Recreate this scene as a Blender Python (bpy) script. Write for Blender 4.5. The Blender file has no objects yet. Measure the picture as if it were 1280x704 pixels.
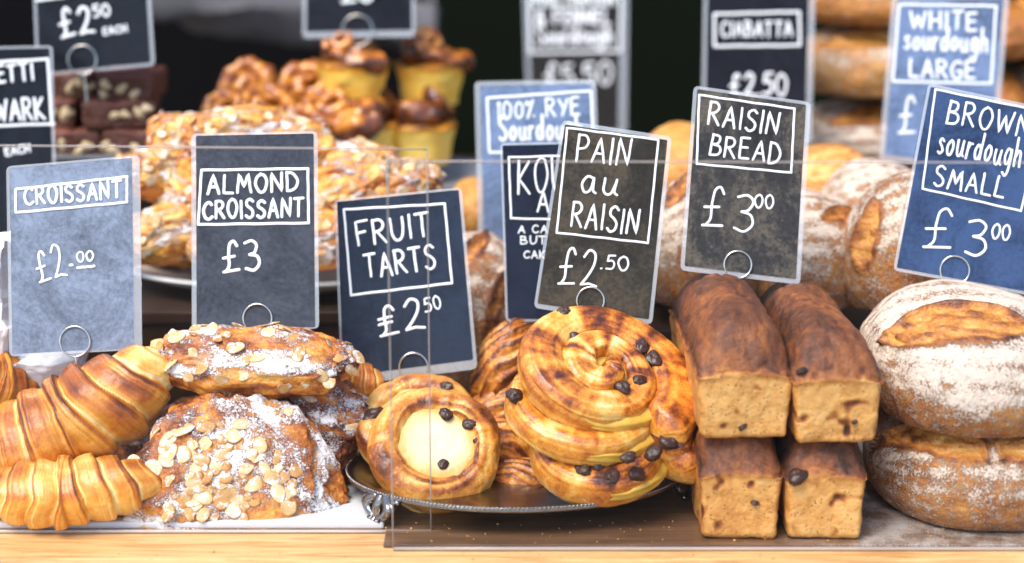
import bpy, bmesh, math, random
import numpy as np
from mathutils import Vector, Matrix, Euler
random.seed(7)
S = bpy.context.scene
COL = S.collection
PI = math.pi

# ------------------------------------------------------------------ camera, world, sun, exposure
CAM = Vector((0, -1.4, 0.55)); PITCH = math.radians(13.4); FPX = 2333.0
cd = bpy.data.cameras.new('camera'); cam = bpy.data.objects.new('camera', cd); COL.objects.link(cam)
cam.location = CAM; cam.rotation_euler = (PI / 2 - PITCH, 0, 0)
cd.sensor_width = 36; cd.lens = 36 * FPX / 1280; cd.clip_start = 0.05; cd.clip_end = 2000
cd.dof.use_dof = True; cd.dof.focus_distance = 1.56; cd.dof.aperture_fstop = 2.2
S.camera = cam
SUN_EL, SUN_AZ = math.radians(58), math.radians(222)      # compass azimuth the light comes from (front, a little left)
w = bpy.data.worlds.new('World'); S.world = w; w.use_nodes = True
nt = w.node_tree; bg = nt.nodes['Background']
sky = nt.nodes.new('ShaderNodeTexSky'); sky.sky_type = 'NISHITA'; sky.sun_disc = False
sky.sun_elevation = SUN_EL; sky.sun_rotation = SUN_AZ; sky.air_density = 1.0; sky.dust_density = 1.0
nt.links.new(sky.outputs[0], bg.inputs[0]); bg.inputs[1].default_value = 0.088
sl = bpy.data.lights.new('sun', 'SUN'); sl.energy = 1.5; sl.angle = math.radians(36); sl.color = (1, .92, .80)
so = bpy.data.objects.new('sun', sl); COL.objects.link(so)
sdir = Vector((math.sin(SUN_AZ) * math.cos(SUN_EL), math.cos(SUN_AZ) * math.cos(SUN_EL), math.sin(SUN_EL)))
so.rotation_euler = sdir.to_track_quat('Z', 'Y').to_euler()
S.view_settings.view_transform = 'Standard'; S.view_settings.look = 'None'
S.view_settings.exposure = 1.72; S.view_settings.gamma = 1.0
S.cycles.use_denoising = True; S.cycles.max_bounces = 10; S.cycles.transparent_max_bounces = 24

# ------------------------------------------------------------------ pixel of the photograph -> ray, point
FW = Vector((0, math.cos(PITCH), -math.sin(PITCH))); UP = Vector((0, math.sin(PITCH), math.cos(PITCH)))
def ray(px, py): return FW + Vector((1, 0, 0)) * ((px - 640) / FPX) + UP * ((352 - py) / FPX)
def at(px, py, Y):
    r = ray(px, py); return CAM + r * ((Y - CAM.y) / r.y)
def atz(px, py, z):
    r = ray(px, py); return CAM + r * ((z - CAM.z) / r.z)
def mpp(Y): return (Y - CAM.y + .1) / FPX * 1.0             # metres per photograph pixel near depth Y

# ------------------------------------------------------------------ noise
def _h(ix, iy, iz, seed):
    n = (ix * 374761393 + iy * 668265263 + iz * 2147483647 + seed * 974711) & 0xffffffff
    n = ((n ^ (n >> 13)) * 1274126177) & 0xffffffff
    n = ((n ^ (n >> 16)) * 2246822519) & 0xffffffff
    return ((n ^ (n >> 15)) & 0xffff) / 32767.5 - 1
def vn(P, s=1.0, seed=0):
    P = np.asarray(P, float) * s + 100.37
    i = np.floor(P).astype(np.int64); f = P - i; f = f * f * (3 - 2 * f)
    x, y, z = i[..., 0], i[..., 1], i[..., 2]; a, b, c = f[..., 0], f[..., 1], f[..., 2]
    r = 0
    for dx in (0, 1):
        for dy in (0, 1):
            for dz in (0, 1):
                r = r + _h(x + dx, y + dy, z + dz, seed) * (a if dx else 1 - a) * (b if dy else 1 - b) * (c if dz else 1 - c)
    return r
def fbm(P, s=1.0, seed=0, o=4):
    r = 0; a = 1; t = 0
    for k in range(o):
        r = r + a * vn(P, s * 2 ** k, seed + k * 17); t += a; a *= .5
    return r / t * 1.6
def smooth(a, b, x):
    t = np.clip((x - a) / (b - a), 0, 1); return t * t * (3 - 2 * t)

# ------------------------------------------------------------------ mesh helpers
def mesh(name, V, F, attrs=None, smooth_=True):
    me = bpy.data.meshes.new(name)
    me.from_pydata([tuple(map(float, v)) for v in V], [], [tuple(int(i) for i in f) for f in F])
    if smooth_: me.polygons.foreach_set('use_smooth', [True] * len(me.polygons))
    for k, a in (attrs or {}).items():
        at_ = me.attributes.new(k, 'FLOAT', 'POINT'); at_.data.foreach_set('value', np.asarray(a, np.float32))
    me.update(); return me
def obj(name, me, mat, parent=None, label=None, loc=None, rot=None):
    o = bpy.data.objects.new(name, me); COL.objects.link(o)
    if mat and not me.materials: me.materials.append(mat)
    if parent: o.parent = parent
    if label: o['label'] = label
    if loc is not None: o.location = loc
    if rot is not None: o.rotation_euler = rot
    return o
def tag(o, label, cat, group=None):
    o['label'] = label; o['category'] = cat
    if group: o['group'] = group
    return o
def thing(name, label, cat, loc=(0, 0, 0), rot=(0, 0, 0), group=None):
    o = bpy.data.objects.new(name, None); COL.objects.link(o); o.empty_display_size = .02
    o.location = loc; o.rotation_euler = rot
    return tag(o, label, cat, group)
def dup(src, loc, rot, label, group=None, scale=1):
    r = src.copy(); COL.objects.link(r); r.location = loc; r.rotation_euler = rot; r.scale = (scale,) * 3; r['label'] = label
    if group: r['group'] = group
    for ch in src.children:
        c = ch.copy(); COL.objects.link(c); c.parent = r
        for g in ch.children:
            d = g.copy(); COL.objects.link(d); d.parent = c
    return r
def structure(name, me, mat):
    o = obj(name, me, mat); o['kind'] = 'structure'; return o
def grid_faces(n, m, wrap=True):
    F = []
    for i in range(n - 1):
        for j in range(m if wrap else m - 1):
            k = (j + 1) % m
            F.append((i * m + j, i * m + k, (i + 1) * m + k, (i + 1) * m + j))
    return F
def sweepcap(P):
    """P: n x m x 3 rings -> closed verts, faces"""
    n, m = P.shape[:2]; V = P.reshape(-1, 3); F = [f[::-1] for f in grid_faces(n, m)]
    c0 = P[0].mean(0); c1 = P[-1].mean(0); V = np.vstack([V, c0, c1]); a = n * m
    for j in range(m):
        k = (j + 1) % m
        F.append((a, k, j)[::-1]); F.append((a + 1, (n - 1) * m + j, (n - 1) * m + k)[::-1])
    return V, F
def capattr(A): return np.concatenate([A.reshape(-1), [A[0].mean(), A[-1].mean()]])
def tube(pts, r, m=8, flat=1.0, nrm=None):
    """round tube along pts; with nrm the section is flattened along nrm"""
    pts = np.asarray(pts, float); n = len(pts)
    T = np.gradient(pts, axis=0); T /= np.linalg.norm(T, axis=1)[:, None] + 1e-12
    rings = []; up = np.array(nrm if nrm is not None else (0.13, 0.27, .95)); prev = None
    for i in range(n):
        a = np.cross(T[i], up)
        if np.linalg.norm(a) < 1e-4: a = np.cross(T[i], (1, 0, 0))
        a /= np.linalg.norm(a)
        if prev is not None and nrm is None:
            a = prev - T[i] * prev.dot(T[i]); a /= np.linalg.norm(a) + 1e-12
        prev = a; b = np.cross(a, T[i]); rr = r[i] if hasattr(r, '__len__') else r
        ph = np.arange(m) * 2 * PI / m
        rings.append(pts[i] + rr * (np.cos(ph)[:, None] * a + flat * np.sin(ph)[:, None] * b))
    return sweepcap(np.array(rings))
def stroke_tube(pts, r, nrm, flat=.3, m=8):
    pts = np.asarray(pts, float)
    d0 = pts[0] - pts[1]; d0 /= np.linalg.norm(d0); d1 = pts[-1] - pts[-2]; d1 /= np.linalg.norm(d1)
    pts = np.vstack([pts[0] + d0 * r * .9, pts[0] + d0 * r * .55, pts, pts[-1] + d1 * r * .55, pts[-1] + d1 * r * .9])
    rr = np.full(len(pts), r); rr[0] *= .3; rr[-1] *= .3; rr[1] *= .8; rr[-2] *= .8
    return tube(pts, rr, m, flat, nrm)
class MB:
    def __init__(s): s.V = []; s.F = []; s.n = 0
    def add(s, V, F):
        s.V += [tuple(v) for v in V]; s.F += [tuple(i + s.n for i in f) for f in F]; s.n += len(V)
    def box(s, x0, x1, y0, y1, z0, z1):
        V = [(x, y, z) for x in (x0, x1) for y in (y0, y1) for z in (z0, z1)]
        s.add(V, [(0, 1, 3, 2), (4, 6, 7, 5), (0, 4, 5, 1), (2, 3, 7, 6), (0, 2, 6, 4), (1, 5, 7, 3)])
    def mesh(s, name, smooth_=True): return mesh(name, s.V, s.F, None, smooth_)
def bevel(me, wdt, seg=2):
    bm = bmesh.new(); bm.from_mesh(me)
    bmesh.ops.bevel(bm, geom=list(bm.edges), offset=wdt, segments=seg, profile=.5, affect='EDGES')
    bm.to_mesh(me); bm.free(); return me
def catmull(p, k=8):
    p = [np.array(q, float) for q in p]
    if len(p) < 3: return np.array(p)
    q = [2 * p[0] - p[1]] + p + [2 * p[-1] - p[-2]]; out = []
    for i in range(1, len(q) - 2):
        for t in np.arange(k) / k:
            out.append(.5 * (2 * q[i] + (q[i + 1] - q[i - 1]) * t + (2 * q[i - 1] - 5 * q[i] + 4 * q[i + 1] - q[i + 2]) * t * t
                             + (3 * q[i] - q[i - 1] - 3 * q[i + 1] + q[i + 2]) * t ** 3))
    out.append(p[-1]); return np.array(out)
def lathe(prof, m=64, sx=1, sy=1):
    prof = np.asarray(prof); n = len(prof); ph = np.arange(m) * 2 * PI / m
    P = np.zeros((n, m, 3)); P[..., 0] = prof[:, :1] * np.cos(ph) * sx; P[..., 1] = prof[:, :1] * np.sin(ph) * sy; P[..., 2] = prof[:, 1:]
    return P
def cube_surface(n):
    idx = {}; V = []; F = []
    def vid(k):
        if k not in idx: idx[k] = len(V); V.append([2 * c / n - 1 for c in k])
        return idx[k]
    for ax in range(3):
        for side in (0, n):
            for i in range(n):
                for j in range(n):
                    q = []
                    for (a, b) in ((i, j), (i + 1, j), (i + 1, j + 1), (i, j + 1)):
                        k = [0, 0, 0]; k[ax] = side; k[(ax + 1) % 3] = a; k[(ax + 2) % 3] = b; q.append(vid(tuple(k)))
                    F.append(tuple(q) if side else tuple(q[::-1]))
    return np.array(V), F
def vnormals(V, F):
    V = np.asarray(V, float); Fq = np.array([f if len(f) == 4 else (f[0], f[1], f[2], f[2]) for f in F])
    n = np.cross(V[Fq[:, 2]] - V[Fq[:, 0]], V[Fq[:, 3]] - V[Fq[:, 1]]); t = Fq[:, 2] == Fq[:, 3]
    n[t] = np.cross(V[Fq[t, 1]] - V[Fq[t, 0]], V[Fq[t, 2]] - V[Fq[t, 0]])
    N = np.zeros_like(V)
    for k in range(4): np.add.at(N, Fq[:, k], n)
    return N / (np.linalg.norm(N, axis=1)[:, None] + 1e-15)

# ------------------------------------------------------------------ materials
def new_mat(name):
    m = bpy.data.materials.new(name); m.use_nodes = True; t = m.node_tree
    return m, t, t.nodes['Principled BSDF'], t.nodes['Material Output']
def N(t, typ, **kw):
    n = t.nodes.new(typ)
    for k, v in kw.items():
        if k in ('operation', 'blend_type', 'data_type', 'attribute_name', 'noise_dimensions', 'feature', 'wave_type', 'bands_direction', 'clamp'): setattr(n, k, v)
        elif k.startswith('i_'): n.inputs[int(k[2:])].default_value = v
        else: n.inputs[k].default_value = v
    return n
def math_(t, op, a, b=None, clamp=False):
    n = t.nodes.new('ShaderNodeMath'); n.operation = op; n.use_clamp = clamp
    for i, v in enumerate((a, b)):
        if v is None: continue
        if isinstance(v, (int, float)): n.inputs[i].default_value = v
        else: t.links.new(v, n.inputs[i])
    return n.outputs[0]
def ramp(t, fac, stops):
    r = t.nodes.new('ShaderNodeValToRGB'); e = r.color_ramp.elements
    while len(e) < len(stops): e.new(.5)
    for k, (p, c) in enumerate(stops): e[k].position = p; e[k].color = (*c, 1)
    t.links.new(fac, r.inputs[0]); return r.outputs[0]
def mixc(t, fac, a, b):
    n = t.nodes.new('ShaderNodeMix'); n.data_type = 'RGBA'
    for i, v in ((0, fac), (6, a), (7, b)):
        if isinstance(v, (int, float)): n.inputs[i].default_value = v
        elif isinstance(v, tuple): n.inputs[i].default_value = (*v, 1)
        else: t.links.new(v, n.inputs[i])
    return n.outputs[2]
def coords(t, scale=(1, 1, 1)):
    tc = t.nodes.new('ShaderNodeTexCoord'); oi = t.nodes.new('ShaderNodeObjectInfo')
    mp = t.nodes.new('ShaderNodeMapping'); mp.inputs['Scale'].default_value = scale
    t.links.new(tc.outputs['Object'], mp.inputs[0])
    cb = t.nodes.new('ShaderNodeVectorMath'); cb.operation = 'MULTIPLY_ADD'
    v = t.nodes.new('ShaderNodeCombineXYZ')
    for k in range(3): t.links.new(oi.outputs['Random'], v.inputs[k])
    t.links.new(v.outputs[0], cb.inputs[0]); cb.inputs[1].default_value = (3, 5, 7); t.links.new(mp.outputs[0], cb.inputs[2])
    return cb.outputs[0]
def noise(t, co, scale, detail=4, rough=.55, dist=0):
    n = t.nodes.new('ShaderNodeTexNoise'); n.inputs['Scale'].default_value = scale; n.inputs['Detail'].default_value = detail
    n.inputs['Roughness'].default_value = rough; n.inputs['Distortion'].default_value = dist
    t.links.new(co, n.inputs['Vector']); return n.outputs[0]
def baked(name, stops, amp=.5, scale=60, rough=.45, coat=0.0, bump=.4, bscale=180, bdist=.002, sss=0, pores=0, stretch=(1, 1, 1), flour_col=(.82, .79, .74), fscale=420, fopac=.93):
    m, t, p, out = new_mat(name); co = coords(t, stretch)
    a = t.nodes.new('ShaderNodeAttribute'); a.attribute_name = 'bake'
    n1 = noise(t, co, scale, 5, .6, .4); n2 = noise(t, co, scale * 5, 3)
    f = math_(t, 'ADD', a.outputs['Fac'], math_(t, 'MULTIPLY', math_(t, 'SUBTRACT', n1, .5), amp))
    f = math_(t, 'ADD', f, math_(t, 'MULTIPLY', math_(t, 'SUBTRACT', n2, .5), amp * .55), True)
    c = ramp(t, f, stops)
    b = math_(t, 'ADD', noise(t, co, bscale, 4), math_(t, 'MULTIPLY', noise(t, co, bscale * .22, 3), 1.2))
    if pores:
        vo = t.nodes.new('ShaderNodeTexVoronoi'); vo.inputs['Scale'].default_value = pores; vo.inputs['Randomness'].default_value = 1
        t.links.new(co, vo.inputs['Vector'])
        msk = noise(t, co, pores * .35, 2)
        hole = math_(t, 'MULTIPLY', math_(t, 'LESS_THAN', vo.outputs['Distance'], .25), math_(t, 'GREATER_THAN', msk, .52))
        c = mixc(t, math_(t, 'MULTIPLY', hole, .7), c, (.13, .045, .012))
        b = math_(t, 'SUBTRACT', b, math_(t, 'MULTIPLY', hole, .8))
    fl = t.nodes.new('ShaderNodeAttribute'); fl.attribute_name = 'flour'
    fn = math_(t, 'ADD', math_(t, 'MULTIPLY', noise(t, co, fscale, 4, .75), .66), math_(t, 'MULTIPLY', noise(t, co, fscale * .22, 4, .65), .34))
    crk = math_(t, 'ABSOLUTE', math_(t, 'SUBTRACT', noise(t, co, fscale * .28, 4, .6, 1.2), .5))
    cm = t.nodes.new('ShaderNodeMapRange'); t.links.new(crk, cm.inputs[0]); cm.inputs[1].default_value = 0; cm.inputs[2].default_value = .02; cm.inputs[3].default_value = .13; cm.inputs[4].default_value = 0
    fn = math_(t, 'SUBTRACT', fn, cm.outputs[0])
    th = math_(t, 'SUBTRACT', 1.0, math_(t, 'MULTIPLY', fl.outputs['Fac'], .78))
    ff = t.nodes.new('ShaderNodeMapRange'); ff.interpolation_type = 'SMOOTHSTEP'
    t.links.new(math_(t, 'SUBTRACT', fn, math_(t, 'MULTIPLY', th, .82)), ff.inputs[0]); ff.inputs[1].default_value = -.045; ff.inputs[2].default_value = .06
    c = mixc(t, math_(t, 'MULTIPLY', ff.outputs[0], fopac), c, flour_col)
    t.links.new(c, p.inputs['Base Color'])
    r = math_(t, 'ADD', math_(t, 'MULTIPLY', ff.outputs[0], .5), math_(t, 'ADD', math_(t, 'MULTIPLY', n1, .25), rough - .12), True)
    t.links.new(r, p.inputs['Roughness'])
    p.inputs['Coat Weight'].default_value = coat; p.inputs['Coat Roughness'].default_value = .22
    if sss:
        p.inputs['Subsurface Weight'].default_value = sss; p.inputs['Subsurface Radius'].default_value = (1, .4, .15); p.inputs['Subsurface Scale'].default_value = .004
    bp = t.nodes.new('ShaderNodeBump'); bp.inputs['Strength'].default_value = bump; bp.inputs['Distance'].default_value = bdist
    t.links.new(math_(t, 'ADD', b, math_(t, 'MULTIPLY', ff.outputs[0], .35)), bp.inputs['Height']); t.links.new(bp.outputs[0], p.inputs['Normal'])
    return m
GOLD = [(0, (.86, .66, .32)), (.2, (.82, .49, .12)), (.42, (.70, .28, .035)), (.62, (.46, .125, .014)), (.82, (.19, .042, .008)), (1, (.08, .02, .006))]
M = {}
M['croissant'] = baked('croissant_crust', GOLD, .30, 90, .38, .14, .4, 260, .0012)
M['pinwheel'] = baked('glazed_pastry', [(0, (.86, .68, .36)), (.2, (.83, .51, .13)), (.42, (.74, .31, .035)), (.62, (.52, .145, .015)), (.82, (.20, .045, .008)), (1, (.07, .018, .006))], .75, 110, .3, .35, .5, 260, .0015)
M['tart'] = baked('bun_crust', [(0, (.84, .64, .32)), (.22, (.80, .47, .12)), (.42, (.70, .29, .04)), (.64, (.44, .13, .018)), (.84, (.17, .045, .010)), (1, (.07, .02, .007))], .6, 110, .36, .18, .6, 220, .002)
M['almond'] = baked('almond_croissant_crust', GOLD, .7, 80, .42, .15, .8, 200, .003, fscale=560, flour_col=(.88, .86, .84))
M['rye'] = baked('tin_loaf_crust', [(0, (.82, .49, .17)), (.25, (.72, .36, .095)), (.45, (.50, .20, .042)), (.62, (.33, .105, .025)), (.8, (.16, .047, .014)), (1, (.04, .015, .009))], .36, 150, .56, .0, .6, 330, .002, pores=330)
M['sourdough'] = baked('sourdough_crust', [(0, (.78, .50, .19)), (.25, (.72, .37, .09)), (.45, (.60, .25, .045)), (.65, (.42, .145, .022)), (.85, (.20, .055, .012)), (1, (.06, .02, .01))], .6, 75, .48, .15, .9, 240, .003, fscale=560, fopac=.76, flour_col=(.82, .73, .62))
M['caramel'] = baked('caramel_pastry', [(0, (.80, .42, .08)), (.3, (.66, .25, .025)), (.6, (.36, .095, .012)), (1, (.05, .014, .006))], .5, 50, .25, .5, .4, 160, .002)
M['muffin'] = baked('yellow_sponge', [(0, (.95, .66, .13)), (.35, (.90, .48, .04)), (.6, (.62, .24, .02)), (1, (.1, .03, .008))], .3, 60, .45, .1, .4, 200, .002)
M['brownie'] = baked('brownie_crumb', [(0, (.20, .062, .034)), (.5, (.10, .030, .017)), (1, (.03, .010, .007))], .6, 60, .55, .05, .9, 160, .004)
def simple(name, col, rough=.5, metal=0, coat=0, bump=0, bscale=100, bdist=.001, var=0, vscale=40, spec=.5, aniso=0):
    m, t, p, out = new_mat(name); co = coords(t)
    p.inputs['Metallic'].default_value = metal; p.inputs['Roughness'].default_value = rough; p.inputs['Coat Weight'].default_value = coat
    p.inputs['Specular IOR Level'].default_value = spec
    if var:
        n = noise(t, co, vscale, 5)
        t.links.new(ramp(t, n, [(.25, tuple(c * (1 - var) for c in col)), (.75, tuple(min(.95, c * (1 + var)) for c in col))]), p.inputs['Base Color'])
    else: p.inputs['Base Color'].default_value = (*col, 1)
    if bump:
        b = t.nodes.new('ShaderNodeBump'); b.inputs['Strength'].default_value = bump; b.inputs['Distance'].default_value = bdist
        t.links.new(noise(t, co, bscale, 4), b.inputs['Height']); t.links.new(b.outputs[0], p.inputs['Normal'])
    return m
def flake_mat(name, stops):
    m, t, p, out = new_mat(name); co = coords(t); a = t.nodes.new('ShaderNodeAttribute'); a.attribute_name = 'bake'; n1 = math_(t, 'SUBTRACT', noise(t, co, 120, 4), math_(t, 'MULTIPLY', math_(t, 'SUBTRACT', a.outputs['Fac'], .35), .22)); c = ramp(t, n1, stops)
    sg = t.nodes.new('ShaderNodeMapRange'); sg.interpolation_type = 'SMOOTHSTEP'; t.links.new(noise(t, co, 190, 4, .7), sg.inputs[0]); sg.inputs[1].default_value = .50; sg.inputs[2].default_value = .60
    t.links.new(mixc(t, math_(t, 'MULTIPLY', sg.outputs[0], .75), c, (.86, .84, .80)), p.inputs['Base Color']); p.inputs['Roughness'].default_value = .5
    return m
M['flake'] = flake_mat('toasted_almond', [(.3, (.30, .11, .025)), (.48, (.55, .26, .07)), (.7, (.70, .42, .15))])
M['flake_pale'] = flake_mat('pale_almond', [(.3, (.55, .28, .09)), (.5, (.72, .46, .19)), (.7, (.80, .60, .33))])
M['raisin'] = simple('raisin_skin', (.050, .019, .012), .42, coat=.12, bump=.6, bscale=350, bdist=.001, var=.5, vscale=200)
M['custard'] = simple('custard', (.70, .42, .06), .3, coat=.5, bump=.3, bscale=90, var=.3, vscale=60)
M['cream'] = baked('baked_cream', [(0, (.84, .74, .50)), (.3, (.82, .66, .34)), (.6, (.76, .46, .12)), (1, (.45, .17, .03))], .35, 70, .4, .2, .5, 150, .002)
M['silver'] = simple('darkened_silver', (.30, .29, .28), .2, metal=1, bump=.15, bscale=120, var=.3, vscale=60)  # metal darkened to carry the reflection of dark wood
M['wire'] = simple('steel_wire', (.62, .6, .56), .25, metal=1)
M['plate'] = simple('glazed_ceramic', (.70, .70, .70), .15, coat=.5)
M['greyplate'] = simple('grey_ceramic', (.34, .35, .37), .3, coat=.3)
M['chalk'] = simple('white_chalk_ink', (.88, .90, .92), .7, bump=.2, bscale=900)
M['black'] = simple('black_cloth', (.004, .004, .005), .95, bump=.3, bscale=60, spec=.1)
M['green'] = simple('dark_green_cloth', (.004, .007, .003), .95, bump=.3, bscale=60, spec=.1)
M['greycloth'] = simple('grey_cloth', (.10, .095, .105), .9, var=.3, vscale=12, bump=.4, bscale=300)
M['paper'] = simple('white_paper', (.80, .80, .82), .8, bump=.25, bscale=60, bdist=.003, var=.06, vscale=30)
M['board'] = simple('white_board', (.74, .75, .78), .4, var=.07, vscale=25, bump=.1, bscale=200)
M['riser'] = simple('dark_stained_wood', (.045, .026, .017), .3, coat=.25, var=.4, vscale=20)
M['asphalt'] = simple('paving', (.18, .17, .16), .85, var=.3, vscale=3, bump=.4, bscale=60)
M['nut'] = simple('nut', (.72, .55, .32), .5, var=.2)
M['crumb'] = simple('crumb', (.60, .30, .08), .6, var=.5, vscale=300)
def wood(name, stops, rough=.45, dust=False, coat=.15):
    m, t, p, out = new_mat(name); tc = t.nodes.new('ShaderNodeTexCoord')
    mp = t.nodes.new('ShaderNodeMapping'); mp.inputs['Scale'].default_value = (1.2, 16, 16); t.links.new(tc.outputs['Object'], mp.inputs[0])
    n1 = noise(t, mp.outputs[0], 7, 6, .62, .9); mp2 = t.nodes.new('ShaderNodeMapping'); mp2.inputs['Scale'].default_value = (3, 120, 120)
    t.links.new(tc.outputs['Object'], mp2.inputs[0]); n2 = noise(t, mp2.outputs[0], 5, 4)
    f = math_(t, 'ADD', math_(t, 'MULTIPLY', n1, .7), math_(t, 'MULTIPLY', n2, .3))
    c = ramp(t, f, stops)
    if dust:
        sx = t.nodes.new('ShaderNodeSeparateXYZ'); t.links.new(tc.outputs['Object'], sx.inputs[0])
        mr = t.nodes.new('ShaderNodeMapRange'); mr.interpolation_type = 'SMOOTHSTEP'; t.links.new(sx.outputs[0], mr.inputs[0])
        mr.inputs[1].default_value = .20; mr.inputs[2].default_value = .30
        dn = math_(t, 'ADD', math_(t, 'MULTIPLY', noise(t, tc.outputs['Object'], 900, 2, .7), .5), math_(t, 'MULTIPLY', noise(t, tc.outputs['Object'], 40, 3), .5))
        d = t.nodes.new('ShaderNodeMapRange'); d.interpolation_type = 'SMOOTHSTEP'; t.links.new(dn, d.inputs[0]); d.inputs[1].default_value = .40; d.inputs[2].default_value = .62
        c = mixc(t, math_(t, 'MULTIPLY', math_(t, 'MULTIPLY', d.outputs[0], mr.outputs[0]), .8), c, (.62, .58, .54))
    t.links.new(c, p.inputs['Base Color']); p.inputs['Roughness'].default_value = rough; p.inputs['Coat Weight'].default_value = coat; p.inputs['Coat Roughness'].default_value = .2
    b = t.nodes.new('ShaderNodeBump'); b.inputs['Strength'].default_value = .25; b.inputs['Distance'].default_value = .001
    t.links.new(f, b.inputs['Height']); t.links.new(b.outputs[0], p.inputs['Normal']); return m
M['counter'] = wood('pale_oak', [(.28, (.22, .085, .025)), (.42, (.46, .23, .075)), (.54, (.62, .38, .16)), (.75, (.74, .52, .27))])
M['darkwood'] = wood('brown_varnished_wood', [(.3, (.06, .032, .018)), (.5, (.15, .082, .045)), (.7, (.24, .14, .085))], .28, True, .4)
def clear(name, haze, hcol=(.8, .85, .9), rough=.03, refl=1.0, edge=False):
    m, t, p, out = new_mat(name); t.nodes.remove(p)
    tr = t.nodes.new('ShaderNodeBsdfTransparent'); gl = t.nodes.new('ShaderNodeBsdfGlossy'); gl.inputs['Roughness'].default_value = rough
    di = t.nodes.new('ShaderNodeBsdfDiffuse'); di.inputs['Color'].default_value = (*hcol, 1)
    co = coords(t)
    m1 = t.nodes.new('ShaderNodeMixShader'); t.links.new(tr.outputs[0], m1.inputs[1]); t.links.new(di.outputs[0], m1.inputs[2])
    if haze and not edge:
        t.links.new(math_(t, 'MULTIPLY', math_(t, 'POWER', noise(t, co, 9, 6, .65, .6), 1.6), haze * 3.0), m1.inputs[0])
    else: m1.inputs[0].default_value = haze
    fr = t.nodes.new('ShaderNodeFresnel'); fr.inputs['IOR'].default_value = 1.45
    m2 = t.nodes.new('ShaderNodeMixShader'); t.links.new(math_(t, 'MULTIPLY', fr.outputs[0], refl, True), m2.inputs[0])
    t.links.new(m1.outputs[0], m2.inputs[1]); t.links.new(gl.outputs[0], m2.inputs[2]); t.links.new(m2.outputs[0], out.inputs['Surface'])
    b = t.nodes.new('ShaderNodeBump'); b.inputs['Strength'].default_value = .12; b.inputs['Distance'].default_value = .002
    t.links.new(noise(t, co, 30, 3), b.inputs['Height']); t.links.new(b.outputs[0], gl.inputs['Normal'])
    return m
M['acrylic'] = clear('clear_acrylic', 0, rough=.02, refl=.22)
M['acrylic_edge'] = clear('acrylic_edge', .42, (.72, .62, .56), .15, 1, True)
M['lam_edge'] = clear('laminate_edge', .26, (.75, .78, .82), .15, 1, True)

# ------------------------------------------------------------------ setting
g = MB(); g.box(-40, 40, -40, 40, -.96, -.95); structure('ground', g.mesh('ground', False), M['asphalt'])
ct = thing('counter', 'pale wooden stall counter with its front edge along the bottom', 'counter', (0, 0, -.05))
for i, (y0, y1) in enumerate(((-.03, .30), (.302, .62), (.622, .95))):
    b = MB(); b.box(-1.0, 1.0, y0, y1, 0, .05); obj('plank', bevel(b.mesh('plank', False), .003), M['counter'], ct)
b = MB(); b.box(-1.0, 1.0, -.075, -.032, -.004, .046); obj('front_lip', bevel(b.mesh('front_lip', False), .006, 3), M['counter'], ct)
for x in (-.95, .95):
    for y in (.0, .9):
        b = MB(); b.box(x - .03, x + .03, y - .03, y + .03, -.90, -.002); obj('leg', b.mesh('leg', False), M['counter'], ct)
bw = MB(); bw.box(-1.4, -.12, 1.35, 1.37, -.95, 1.6); tag(obj('back_curtain', bw.mesh('back_curtain', False), M['black']), 'black cloth curtain hanging behind the stall', 'curtain')
bw = MB(); bw.box(-.115, 1.4, 1.35, 1.37, -.95, 1.6); tag(obj('back_curtain', bw.mesh('back_curtain', False), M['green']), 'very dark green cloth curtain hanging behind the bread', 'curtain')

# clear screens
def screen(x0, x1, Y, ztop0, ztop1, label):
    t = thing('acrylic_screen', label, 'screen', ((x0 + x1) / 2, Y, 0.002), (0, 0, 0), 'clear screens along the counter front')
    cx = (x0 + x1) / 2; th = .0011
    V = [(x0 - cx, -th, 0), (x1 - cx, -th, 0), (x1 - cx, -th, ztop1), (x0 - cx, -th, ztop0), (x0 - cx, th, 0), (x1 - cx, th, 0), (x1 - cx, th, ztop1), (x0 - cx, th, ztop0)]
    me = mesh('sheet', V, [(0, 1, 2, 3), (5, 4, 7, 6), (3, 2, 6, 7), (1, 5, 6, 2), (4, 0, 3, 7), (0, 4, 5, 1)], None, False)
    me.materials.append(M['acrylic']); me.materials.append(M['acrylic_edge'])
    for k, pl in enumerate(me.polygons): pl.material_index = 0 if k < 2 else 1
    obj('sheet', me, None, t)
    mb = MB(); c4 = [(x0 - cx, 0, 0), (x1 - cx, 0, 0), (x1 - cx, 0, ztop1), (x0 - cx, 0, ztop0)]
    V, F = tube(np.array([np.array(c4[3]) + (np.array(c4[2]) - np.array(c4[3])) * k / 10 for k in range(11)]), .0007 , 6); mb.add(V, F)
    for k in (1, 0): V, F = tube(np.array([np.array(c4[k]) + (np.array(c4[3 - k]) - np.array(c4[k])) * q / 10 for q in range(11)]), .0007, 6); mb.add(V, F)
    V, F = tube(np.array([np.array(c4[0]) + (np.array(c4[1]) - np.array(c4[0])) * k / 10 for k in range(11)]), .0017, 6); mb.add(V, F)
    obj('polished_edge', mb.mesh('polished_edge'), M['acrylic_edge'], t)
YL, YR = .026, -.012
screen(-.75, at(536, 400, YL).x, YL, at(0, 180, YL).z, at(536, 190, YL).z, 'clear acrylic screen in front of the croissants and almond pastries')
screen(at(487, 400, YR).x, .75, YR, at(487, 205, YR).z, at(1280, 208, YR).z, 'clear acrylic screen in front of the pain au raisin and breads')
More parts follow.
